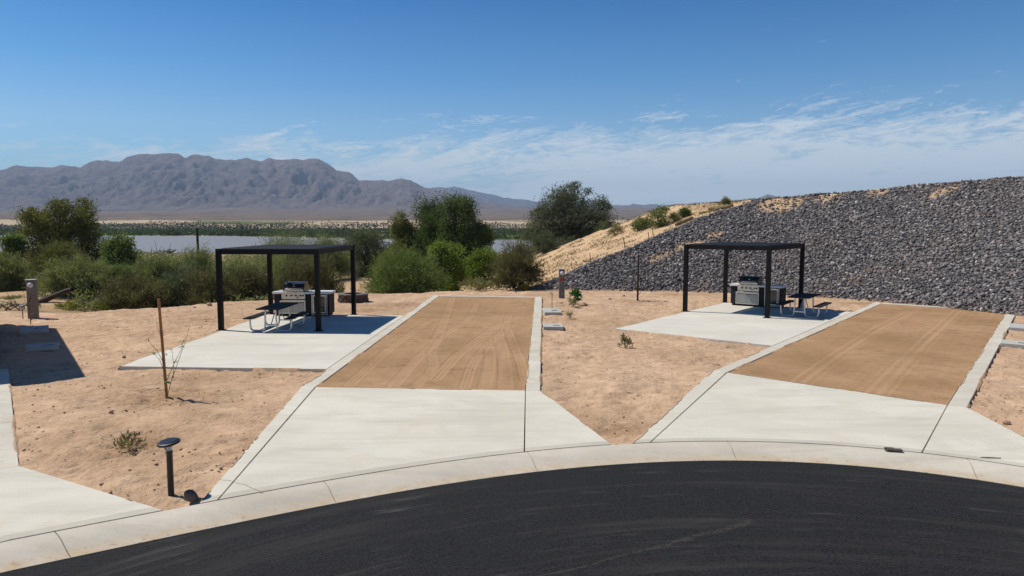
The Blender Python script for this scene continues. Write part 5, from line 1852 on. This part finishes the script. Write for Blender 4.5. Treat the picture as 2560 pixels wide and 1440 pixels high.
# ------------------------------------------------------------------ pedestals
def make_pedestal(label, loc, rz, body, sticker=None, cable=False, Hh=1.36, w=0.27):
    t = thing('utility_pedestal', label, 'pedestal', loc, rz, 'electric hook-up pedestals')
    bd = MB().box(0, 0, Hh / 2, w, 0.22, Hh).build('housing', M[body], t, 0.006)
    MB().box(0, 0, Hh + 0.012, w + 0.03, 0.26, 0.024).build('lid', M['lid'], t, 0.004)
    MB().box(0, -0.113, Hh * 0.33, w - 0.02, 0.012, Hh * 0.54).build('lower_panel', M[body], t, 0.003)
    MB().box(0, -0.114, Hh * 0.79, w - 0.02, 0.014, Hh * 0.34).build('upper_panel', M[body], t, 0.003)
    o = MB().lathe([(0.098, 0.0), (0.098, 0.02), (0.085, 0.035), (0.082, 0.08), (0.060, 0.105), (0.0005, 0.112)], 22).build('meter', M['meter_glass'], t, smooth_angle=R(40))
    o.rotation_euler = (R(90), 0, 0); o.location = (0, -0.12, Hh * 0.875)
    MB().box(0.0, -0.1215, 0.185, 0.11, 0.006, 0.018).build('data_plate', M['lid'], t)
    o = MB().lathe([(0.012, 0), (0.010, 0.012)], 10).build('lock', M['lid'], t)
    o.rotation_euler = (R(90), 0, 0); o.location = (0, -0.12, Hh * 0.70)
    if sticker:
        MB().box(0.0, -0.1225, Hh * 0.655, 0.185, 0.003, 0.165).build('number_plate', M['orange'], t)
        cu = bpy.data.curves.new('numerals', 'FONT')
        cu.body = sticker
        cu.size = 0.125
        cu.align_x = 'CENTER'; cu.align_y = 'CENTER'
        cu.extrude = 0.001
        cu.materials.append(M['ink'])
        tmp = bpy.data.objects.new('numerals', cu)
        C.objects.link(tmp)
        bpy.context.view_layer.update()
        me_ = bpy.data.meshes.new_from_object(tmp.evaluated_get(bpy.context.evaluated_depsgraph_get()))
        bpy.data.objects.remove(tmp)
        me_.name = 'numerals'
        me_.materials.clear(); me_.materials.append(M['ink'])
        o = bpy.data.objects.new('numerals', me_)
        C.objects.link(o); o.parent = t
        o.rotation_euler = (R(90), 0, 0); o.location = (0, -0.1255, Hh * 0.665)
    if cable:
        MB().tube(arc_path([(0.0, -0.11, 0.80), (0.0, -0.22, 0.80), (-0.03, -0.26, 0.62), (-0.20, -0.28, 0.50), (-0.27, -0.28, 0.46)], 0.05), 0.016, 8).build('cable', M['rubber'], t, smooth_angle=R(50))
    return t


px_, py_ = gp(1404, 743)
make_pedestal('grey utility pedestal with an orange number sticker, before the stone slope', (px_, py_, -0.02), R(2), 'pedestal', '118')
px_, py_ = gp(84, 794)
make_pedestal('beige utility pedestal with a black cable at the left edge', (px_, py_, -0.03), R(14), 'pedestal_tan', None, True, 1.45, 0.31)
# small weatherproof box on its own pipe, fed by the cable
bx_, by_ = gp(70, 794)
t = thing('outlet_box', 'small grey outlet box on a short pipe, left of the beige pedestal', 'outlet box', (bx_ - .02, by_ - 0.25, -0.02), R(14))
MB().tube([(0, 0, 0), (0, 0, 0.36)], 0.018, 8).build('pipe', M['pipe'], t)
MB().box(0, 0, 0.44, 0.15, 0.10, 0.17).build('housing', M['lid'], t, 0.006)

# ------------------------------------------------------------------ concrete utility pads and pipes
def pad_block(label, u, v, w, d, rz, hgt=0.085, group='concrete utility blocks in the dirt'):
    """u,v: middle of the front bottom edge"""
    x, y = gp(u, v)
    t = thing('utility_block', label, 'concrete block', (x - math.sin(rz) * d / 2, y + math.cos(rz) * d / 2, -0.03), rz, group)
    MB().box(0, 0, (hgt + .03) / 2, w, d, hgt + .03).build('slab', M['block'], t, 0.01)
    MB().box(w * 0.16, -d * 0.1, hgt + .034, w * 0.34, d * 0.14, 0.012).build('cover', M['pipe'], t, 0.003)
    return t


pad_block('concrete block with a standing pipe, beside the right strip of the left dirt pad', 1383, 786, 0.66, 1.45, R(2))
pad_block('low concrete block next to the dirt strip, nearer than the one with the pipe', 1384, 823, 0.67, 0.75, R(-1))
pad_block('concrete block with a pipe, at the edge of the camper shadow', 86, 833, 0.80, 1.30, R(33))
pad_block('concrete block lying fully inside the camper shadow', 106, 875, 0.80, 0.75, R(33))
pad_block('farther concrete block at the right edge of the view', 2560, 827, 0.85, 1.2, R(-36))
pad_block('nearer concrete block at the right edge of the view', 2545, 868, 0.85, 0.8, R(-36))


def hose_pipe(label, u, v, hgt):
    x, y = gp(u, v, 0.08)
    mb = MB().tube(arc_path([(0, 0, 0.0), (0, 0, hgt), (-0.07, -0.02, hgt), (-0.075, -0.02, hgt - 0.06)], 0.02, 4), 0.014, 8)
    mb.box(0, 0, hgt - 0.09, 0.035, 0.035, 0.05)
    o = mb.build('water_pipe', M['pipe'])
    o.location = (x, y, 0.08)
    return tag(o, label, 'water pipe', 'standing water pipes on the utility blocks')


hose_pipe('thin bent water pipe on the block beside the left dirt pad', 1380, 771, 0.64)
hose_pipe('thin water pipe on the block by the beige pedestal', 77, 811, 0.66)

# ------------------------------------------------------------------ bollard light
bx_, by_ = gp(428, 1237)
t = thing('bollard_light', 'black solar bollard light with a round flat cap by the kerb', 'bollard light', (bx_, by_, -0.02), 0)
MB().lathe([(0.041, 0), (0.039, 0.01), (0.039, 0.575), (0.043, 0.58), (0.043, 0.605)], 20).build('post', M['lamp_black'], t, smooth_angle=R(40))
MB().lathe([(0.034, 0.604), (0.036, 0.65), (0.058, 0.685), (0.064, 0.70)], 20).build('lens', M['lens'], t, smooth_angle=R(40))
MB().lathe([(0.016, 0.600), (0.016, 0.70)], 10).build('lamp_core', M['lid'], t)
cap = MB().lathe([(0.118, 0.0), (0.140, 0.008), (0.143, 0.022), (0.136, 0.034), (0.118, 0.041), (0.02, 0.044)], 36).build('cap', M['lamp_black'], t, smooth_angle=R(30))
cap.location = (0, 0, 0.694)
cap.rotation_euler = (R(5), R(-6), 0)
pn = MB().lathe([(0.108, 0.0435), (0.108, 0.048), (0.104, 0.049)], 30).build('solar_panel', M['solar'], cap)

# ------------------------------------------------------------------ stakes with saplings
def star_leaves(P, n, L, rs):
    PP = np.repeat(P, n, 0) + rs.normal(size=(len(P) * n, 3)) * 0.012
    D = rs.normal(size=(len(PP), 3)) + np.array([0, 0, .3])
    return blades(PP, D, L, L * 0.28, 0.2, rs)


sx_, sy_ = gp(417, 992)
o = MB().tube([(0.005, 0, -0.15), (-0.085, 0.01, 2.02)], [0.030, 0.027], 12).build('wooden_stake', M['wood'], smooth_angle=R(50))
o.location = (sx_, sy_, -0.02)
tag(o, 'tall brown wooden stake leaning left, in the dirt in front of the left patio', 'stake', 'wooden stakes for young trees')
t = thing('sapling', 'thin sapling with a few leaves tied to the tall brown stake', 'sapling', (sx_ + 0.03, sy_ - 0.05, -0.02), 0, 'newly planted saplings')
rs = np.random.default_rng(4)
stems = [[(0.0, 0, 0), (0.10, -0.02, 0.35), (0.30, -0.02, 0.85), (0.43, 0, 1.2), (0.52, 0, 1.52)], [(0.14, 0, 0.42), (0.15, 0.03, 0.7), (0.12, 0.02, 0.98)],
         [(0.0, 0, 0.35), (0.18, 0.02, 0.75), (0.31, 0.05, 1.0), (0.34, 0.05, 1.15)], [(-0.02, 0, 0.5), (-0.12, 0, 0.8), (-0.26, 0.02, 0.93)], [(-0.03, 0, 0.7), (-0.16, 0, 0.98), (-0.34, 0, 1.18)],
         [(-0.02, 0, 1.2), (-0.10, 0, 1.35), (-0.16, 0, 1.58)]]
mb = MB()
for s in stems:
    mb.tube(s, [0.0065 - 0.004 * i / (len(s) - 1) for i in range(len(s))], 6)
mb.build('stem', M['stick'], t)
P = np.array([s[-1] for s in stems[1:5]] + [(0.31, 0.05, 1.05), (0.0, 0, 0.62), (-0.04, 0, 0.42), (-0.2, 0, 0.9), (0.03, 0, 0.9), (0.2, 0, 0.75)])
V, Fq = star_leaves(P, 7, 0.065, rs)
mesh_np('leaves', V, Fq, M['leaf_fresh'], t)
MB().tube([(-0.03, -0.0, 0.33), (0.045, -0.02, 0.35), (0.05, 0.03, 0.31), (-0.03, 0.04, 0.33)], 0.014, 6).build('tie', M['tape'], t)

sx_, sy_ = gp(1594, 749)
o = MB().tube([(0.0, 0, -0.15), (0.01, 0.01, 2.12)], [0.045, 0.04], 10).build('wooden_stake', M['dark_wood'], smooth_angle=R(50))
o.location = (sx_, sy_, -0.02)
tag(o, 'dark thin stake standing in front of the stone slope', 'stake', 'wooden stakes for young trees')
t = thing('sapling', 'bare twiggy sapling at the foot of the dark stake by the stone slope', 'sapling', (sx_ + 0.02, sy_ - 0.06, -0.02), 0, 'newly planted saplings')
mb = MB()
for s in [[(-0.06, 0, 0), (-0.07, 0, 0.5), (-0.05, 0, 1.1)], [(0.02, 0, 0.25), (0.15, 0, 0.45), (0.27, 0, 0.6)], [(-0.05, 0, 0.7), (-0.25, 0, 1.0), (-0.42, 0, 1.35)], [(0.05, 0, 0.8), (0.22, 0, 1.1), (0.3, 0, 1.3)]]:
    mb.tube(s, [0.013 - 0.008 * i / (len(s) - 1) for i in range(len(s))], 6)
mb.build('stem', M['stick'], t)
V, Fq = star_leaves(np.array([(-0.3, 0, 1.15), (-0.42, 0, 1.35), (-0.38, 0, 1.2), (-0.45, 0, 1.25), (0.25, 0, 0.6), (0.3, 0, 1.3)]), 14, 0.09, rs)
mesh_np('leaves', V, Fq, M['leaf_grey'], t)

# small plants in the dirt
def little_plant(label, u, v, hgt, wid, mat, seed, n=260, L=0.09):
    x, y = gp(u, v)
    t = thing('weed', label, 'plant', (x, y, -0.03), 0, 'small weeds in the dirt')
    feathery(t, hgt, wid, M[mat], seed, nstr=n, nb=22, L=L, Wl=L * 0.22, up=0.9, tmat=M['stick'], spread=0.6)
    return t


little_plant('spiky dry weed in the dirt left of the bollard light', 325, 1120, 0.25, 0.46, 'leaf_dry', 400, 190, 0.10)
little_plant('green weed in front of the right patio corner', 1564, 868, 0.38, 0.46, 'leaf_weed', 401, 210, 0.12)
little_plant('yellowish weed stalks beside the leafy green weed near the grey pedestal', 1432, 766, 0.38, 0.5, 'leaf_weed', 402, 180, 0.12)
little_plant('tiny grey weed between the two blocks of the left pad', 1424, 796, 0.30, 0.45, 'leaf_weed', 403, 90, 0.10)
x, y = gp(1438, 760)
t = thing('leafy_weed', 'broad leaved green weed right of the grey pedestal', 'plant', (x, y, -0.03), 0, 'small weeds in the dirt')
leafy(t, 0.62, 0.5, M['leaf_fresh'], 410, nleaf=260, nl=9, base=0.25, L=0.11, Wl=0.08, trunk_r=0.012, name='foliage', tmat=M['stick'])
x, y = gp(1448, 762)
mb = MB()
mb.add([(-.09, 0, .52), (.02, -.03, .50), (.10, 0, .43), (.14, .02, .33), (.05, .05, .42), (-.06, .05, .47)], [(0, 1, 4, 5), (1, 2, 3, 4)])
o = mb.build('plastic_scrap', M['rubber'])
o.location = (x, y, 0.0)
o.data.transform(Matrix.Identity(4))
sm = o.modifiers.new('thickness', 'SOLIDIFY'); sm.thickness = 0.006
tag(o, 'black plastic scrap caught on the broad leaved green weed', 'scrap')

# ------------------------------------------------------------------ rocks and debris
def rock_obj(name, label, loc, r, sc, seed, mat, rot=(0, 0, 0), group=None, cat='rock'):
    bm = bmesh.new()
    bmesh.ops.create_icosphere(bm, subdivisions=2, radius=1.0)
    rs = np.random.default_rng(seed)
    ph = rs.uniform(0, 6, 6)
    for v in bm.verts:
        k = 1 + 0.13 * math.sin(v.co.x * 2.3 + ph[0]) + 0.12 * math.sin(v.co.y * 2.7 + ph[1]) + 0.1 * math.sin(v.co.z * 3.1 + ph[2]) + rs.normal() * 0.03
        v.co *= k
        v.co.x *= sc[0]; v.co.y *= sc[1]; v.co.z *= sc[2]
    bmesh.ops.scale(bm, vec=(r, r, r), verts=bm.verts)
    me = bpy.data.meshes.new(name)
    bm.to_mesh(me); bm.free()
    me.materials.append(M[mat])
    o = bpy.data.objects.new(name, me)
    C.objects.link(o)
    o.location = loc
    o.rotation_euler = rot
    return tag(o, label, cat, group)


x, y = gp(479, 1252)
rock_obj('flat_rock', 'flat round rock tilted on its edge beside the bollard light', (x, y, 0.055), 0.100, (1.0, 0.34, 0.80), 1, 'rock_dark', (R(-35), R(32), R(-8)))
RK = [(2516, 1056, .062, 'pale rock in the dirt at the right edge'), (277, 1029, .05, 'single brown rock in the dirt above the dry weed'), (523, 762, .11, 'dark rock at the dirt edge left of the left pergola'),
      (487, 768, .06, 'smaller stone left of the dark rock at the dirt edge'), (1461, 762, .10, 'dark clod right of the broad leaved weed'), (1404, 757, .07, 'reddish clod in front of the grey pedestal'),
      (1559, 740, .09, 'brown stone left of the dark stake'), (1524, 747, .06, 'small stone farther left of the dark stake'), (310, 892, .05, 'dark stone at the left tip of the left patio'),
      (1656, 1068, .04, 'small pale stone in the dirt wedge between the aprons')]
for i, (u, v, r, lb) in enumerate(RK):
    x, y = gp(u, v)
    rock_obj('rock', lb, (x, y, r * 0.25 - 0.02), r, (1.1, 0.9, 0.75), 20 + i, 'rock_grey', (0, 0, i * 1.3), 'loose rocks in the dirt')
# countless clods and pebbles
n = 2600
cx = rs_.uniform(-16, 19, n); cy = 9 + 26 * rs_.random(n) ** 1.3
polys = [[q0, q1, q2, q3], [w0, w1, w2, w3], [p_out_bot, rs_out_bot, rs_out_top, p_out_top], [P_out_bot, RS_out_bot, RS_out_top, P_out_top],
         [pe_l, p_out_bot, rs_out_bot, arc(tA, tA + .001, 2)[0]], [arc(uD, uD + .001, 2)[0], P_out_bot, RS_out_bot, arc(uA, uA + .001, 2)[0]],
         [s3(0, -.03), s3(L3, -.03), s3(L3, 6), s3(-9, 6), arc(v0, v0 + .001, 2)[0]]]


ok = road_s(cx, cy) > 0.08
for p in polys:
    ok &= ~in_poly(cx, cy, p)
ok &= (cy < np.interp(cx, EX, EY)) & (toe_s(cx, cy) < 0) & (np.abs(cx) < 0.76 * cy)
ok &= rs_.random(n) < 0.25 + 0.75 * smooth(0.42, 0.62, fbm(cx * 0.7, cy * 0.7, 71, 3))
cx, cy = cx[ok], cy[ok]
r_ = 0.007 + 0.026 * rs_.random(len(cx)) ** 5
V, Fq = stones_mesh(np.stack([cx, cy, terrain(cx, cy) + r_ * 0.2], 1), r_, rs_)
octV = np.array([(1, 0, 0), (0, 1, 0), (-1, 0, 0), (0, -1, 0), (0, 0, 1), (0, 0, -1)], float)
octF = np.array([(0, 1, 4), (1, 2, 4), (2, 3, 4), (3, 0, 4), (1, 0, 5), (2, 1, 5), (3, 2, 5), (0, 3, 5)])
n = 150000
kx = rs_.uniform(-16, 19, n); ky = 9 + 26 * rs_.random(n) ** 1.6
ok = road_s(kx, ky) > 0.05
for p in polys:
    ok &= ~in_poly(kx, ky, p)
ok &= (ky < np.interp(kx, EX, EY)) & (toe_s(kx, ky) < 0) & (np.abs(kx) < 0.76 * ky)
pt = fbm(kx * 0.9, ky * 1.1, 171, 4)
near = np.zeros(n)
for (hx, hy, hr, hd) in holes:
    near = np.maximum(near, np.exp(-((kx - hx) ** 2 + (ky - hy) ** 2) / (hr * 1.2) ** 2))
ok &= rs_.random(n) < 0.10 + 0.9 * smooth(0.46, 0.64, pt) + 0.7 * near
kx, ky = kx[ok][:5500], ky[ok][:5500]
kr = 0.006 + 0.022 * rs_.random(len(kx)) ** 4
B = octV[None] * (1 + 0.35 * rs_.normal(size=(len(kx), 6, 1)).clip(-1, 1)) * kr[:, None, None]
B = np.einsum('nij,nkj->nki', rand_rot(len(kx), rs_), B) * np.array([1.2, 1.2, 0.5])
kz = terrain(kx, ky)
V3 = (B + np.stack([kx, ky, kz + kr * 0.3], 1)[:, None]).reshape(-1, 3)
F3 = (octF[None] + 6 * np.arange(len(kx))[:, None, None]).reshape(-1, 3)
o = mesh_np('clods', V3, F3, M['ground'])
tag(o, 'crumbly clods of the same soil lying over the bare dirt', 'clods', kind='stuff')
o = mesh_np('pebbles', V, Fq, M['rock_grey'])
tag(o, 'small clods and pebbles scattered over the bare dirt', 'pebbles', kind='stuff')

x, y = gp(2236, 1128, .03)
o = MB().box(0, 0, 0.02, 0.22, 0.075, 0.035).box(-0.07, 0.02, 0.03, 0.14, 0.05, 0.03).box(-0.12, -0.02, 0.012, 0.06, 0.02, 0.015).build('bark_chunk', M['dead_wood'], None, 0.008)
o.location = (x, y, 0.032); o.rotation_euler = (0, 0, R(-14))
tag(o, 'grey chunk of splintered wood on the right apron joint', 'wood chunk')
x, y = gp(2476, 1145, .03)
o = MB().prism([(-.14, 0), (-.05, -.018), (.13, -.012), (.15, .004), (.04, .02), (-.08, .016)], 0.0, 0.008).build('rubber_strip', M['rock_dark'], None)
o.location = (x, y, 0.032); o.rotation_euler = (0, 0, R(-8))
tag(o, 'flat dark strip of debris on the right apron', 'debris')

# ------------------------------------------------------------------ sand hill extras
for i, (u, v, vt, du, lb) in enumerate([(1478, 653, 632, -4, 'lowest thin rod at the edge of the stones on the sand hill'), (1564, 622, 593, -6, 'thin rod leaning in the sand, second from the bottom of the row'),
                                        (1624, 598, 580, -4, 'short thin rod in the sand below the largest hill shrub'), (1635, 592, 561, -6, 'tall thin rod against the largest hill shrub')]):
    x, y, z = hit(u, v)
    hgt = (v - vt) * F2 * y
    o = MB().tube([(0, 0, -0.2), (du * F2 * y, 0, hgt)], 0.022, 6).build('marker_rod', M['post_metal'])
    o.location = (x, y, z)
    tag(o, lb, 'rod', 'thin rods along the edge of the stones')
x, y, z = hit(2383, 661)
o = MB().tube([(0, 0, -0.1), (0.16, 0.05, 0.55)], 0.018, 6).build('marker_rod', M['post_metal'])
o.location = (x, y, z + .1)
tag(o, 'lone thin stick poking out of the stone slope at the right', 'rod')
for i, (uv0, uv1, r, lb) in enumerate([((1772, 527), (1820, 520), .13, 'straw roll on top of the pile near the crest of the sand hill'), ((1785, 530), (1833, 518), .12, 'dark ended straw roll at the crest, touching the stones'),
                                       ((1690, 566), (1732, 549), .13, 'short straw roll along the stone edge in the middle of the sand hill'), ((1745, 536), (1800, 525), .07, 'thin straw roll trailing down from the crest pile')]):
    a, b = np.array(hit(*uv0)), np.array(hit(*uv1))
    if b[1] - a[1] > 3.5:
        b = a + (b - a) * 3.5 / (b[1] - a[1])
    mid = (a + b) / 2
    mz = float(terrain(np.array([mid[0]]), np.array([mid[1]]), False)[0])
    pts = [a - mid, np.array([0, 0, mz - mid[2]]), b - mid]
    rs = np.random.default_rng(i)
    path = [tuple(pts[0] * (1 - t) ** 2 + pts[1] * 2 * t * (1 - t) + pts[2] * t * t + rs.normal(size=3) * 0.02) for t in np.linspace(0, 1, 8)]
    o = MB().tube(path, [r * k for k in (0.8, 1, 1.05, 1, 0.97, 1.02, 1, 0.75)], 9).build('straw_roll', M['straw'], smooth_angle=R(50))
    o.location = mid + np.array([0, 0, r * 0.7])
    tag(o, lb, 'straw roll', 'straw erosion rolls on the sand hill')

# ------------------------------------------------------------------ camper on the far left pad (its shadow falls into the picture)
reach = 0.28
Hc, Lc, Wc = 4.2, 10.0, 2.55
sh_len = Hc / math.tan(SUN_EL)
corner = np.array(gp(217, 943)) - np.array([SHX, SHY]) * sh_len      # front corner of the roof on the patio side
ctr = corner + ax3 * (Lc / 2) + nr3 * (Wc / 2)
rzc = math.atan2(ax3[1], ax3[0])
cmp_ = thing('camper_trailer', 'tall white camper trailer parked on the far left pad', 'camper', (ctr[0], ctr[1], 0.0), rzc)
# local: +x along the pad to the rear, -y... the patio side is at -nr3
body = MB().prism([(-Lc / 2, -Wc / 2), (Lc / 2, -Wc / 2), (Lc / 2, Wc / 2), (-Lc / 2, Wc / 2)], 0.75, Hc - 0.12).build('body', M['rv_white'], cmp_, 0.06)
MB().box(0, 0, Hc - 0.06, Lc, Wc, 0.12).build('roof', M['rv_white'], cmp_, 0.03)
MB().box(0, 0, 0.66, Lc - 0.6, Wc - 0.5, 0.18).build('chassis', M['rv_grey'], cmp_)
for s in (-1, 1):
    MB().box(0, s * (Wc / 2 + 0.006), 1.25, Lc - 0.3, 0.012, 0.28).build('stripe', M['rv_grey'], cmp_)
    for x in (-3.2, -0.4, 2.6):
        wdw = MB().box(x, s * (Wc / 2 + 0.012), 2.55, 1.2, 0.03, 0.75).build('window', M['glass_dark'], cmp_, 0.02)
    for x in (0.6, 1.55):
        wh = MB().tube([(x, s * (Wc / 2 - 0.32), 0.38), (x, s * (Wc / 2 - 0.06), 0.38)], 0.38, 24).build('wheel', M['rubber'], cmp_, smooth_angle=R(40))
        MB().tube([(x, s * (Wc / 2 - 0.07), 0.38), (x, s * (Wc / 2 - 0.045), 0.38)], 0.22, 20).build('rim', M['lid'], wh, smooth_angle=R(40))
for x in (-4.3, 4.3):
    for s in (-1, 1):
        MB().box(x, s * 0.85, 0.31, 0.10, 0.10, 0.62).box(x, s * 0.85, 0.01, 0.26, 0.26, 0.03).build('jack', M['rv_grey'], cmp_)
for s in (-1, 1):
    MB().box(s * (Lc / 2 + 0.012), 0, 2.6, 0.03, 1.5, 0.7).build('window', M['glass_dark'], cmp_, 0.02)
MB().box(-Lc / 2 - 0.7, 0, 0.62, 1.5, 0.12, 0.12).build('hitch', M['rv_grey'], cmp_)
dr = MB().box(-1.9, -Wc / 2 - 0.014, 1.85, 0.75, 0.03, 1.95).build('door', M['rv_white'], cmp_, 0.02)
MB().box(-2.2, -Wc / 2 - 0.04, 1.75, 0.05, 0.04, 0.16).build('handle', M['rv_grey'], dr)

# ------------------------------------------------------------------ air
me = bpy.data.meshes.new('haze')
bm = bmesh.new()
bmesh.ops.create_cube(bm, size=1.0)
bm.to_mesh(me); bm.free()
hz = bpy.data.objects.new('haze', me)
C.objects.link(hz)
hz.scale = (24000, 12400, 640)
hz.location = (0, 4900, 305)
hz['kind'] = 'stuff'
hz['label'] = 'thin blue desert haze'
m, nt = new_mat('desert_air')
pv = N(nt, 'ShaderNodeVolumePrincipled', {'Color': (0.55, 0.74, 1.0, 1), 'Density': 0.000095, 'Anisotropy': 0.0})
N(nt, 'ShaderNodeOutputMaterial', {'Volume': pv.outputs[0]})
me.materials.append(m)
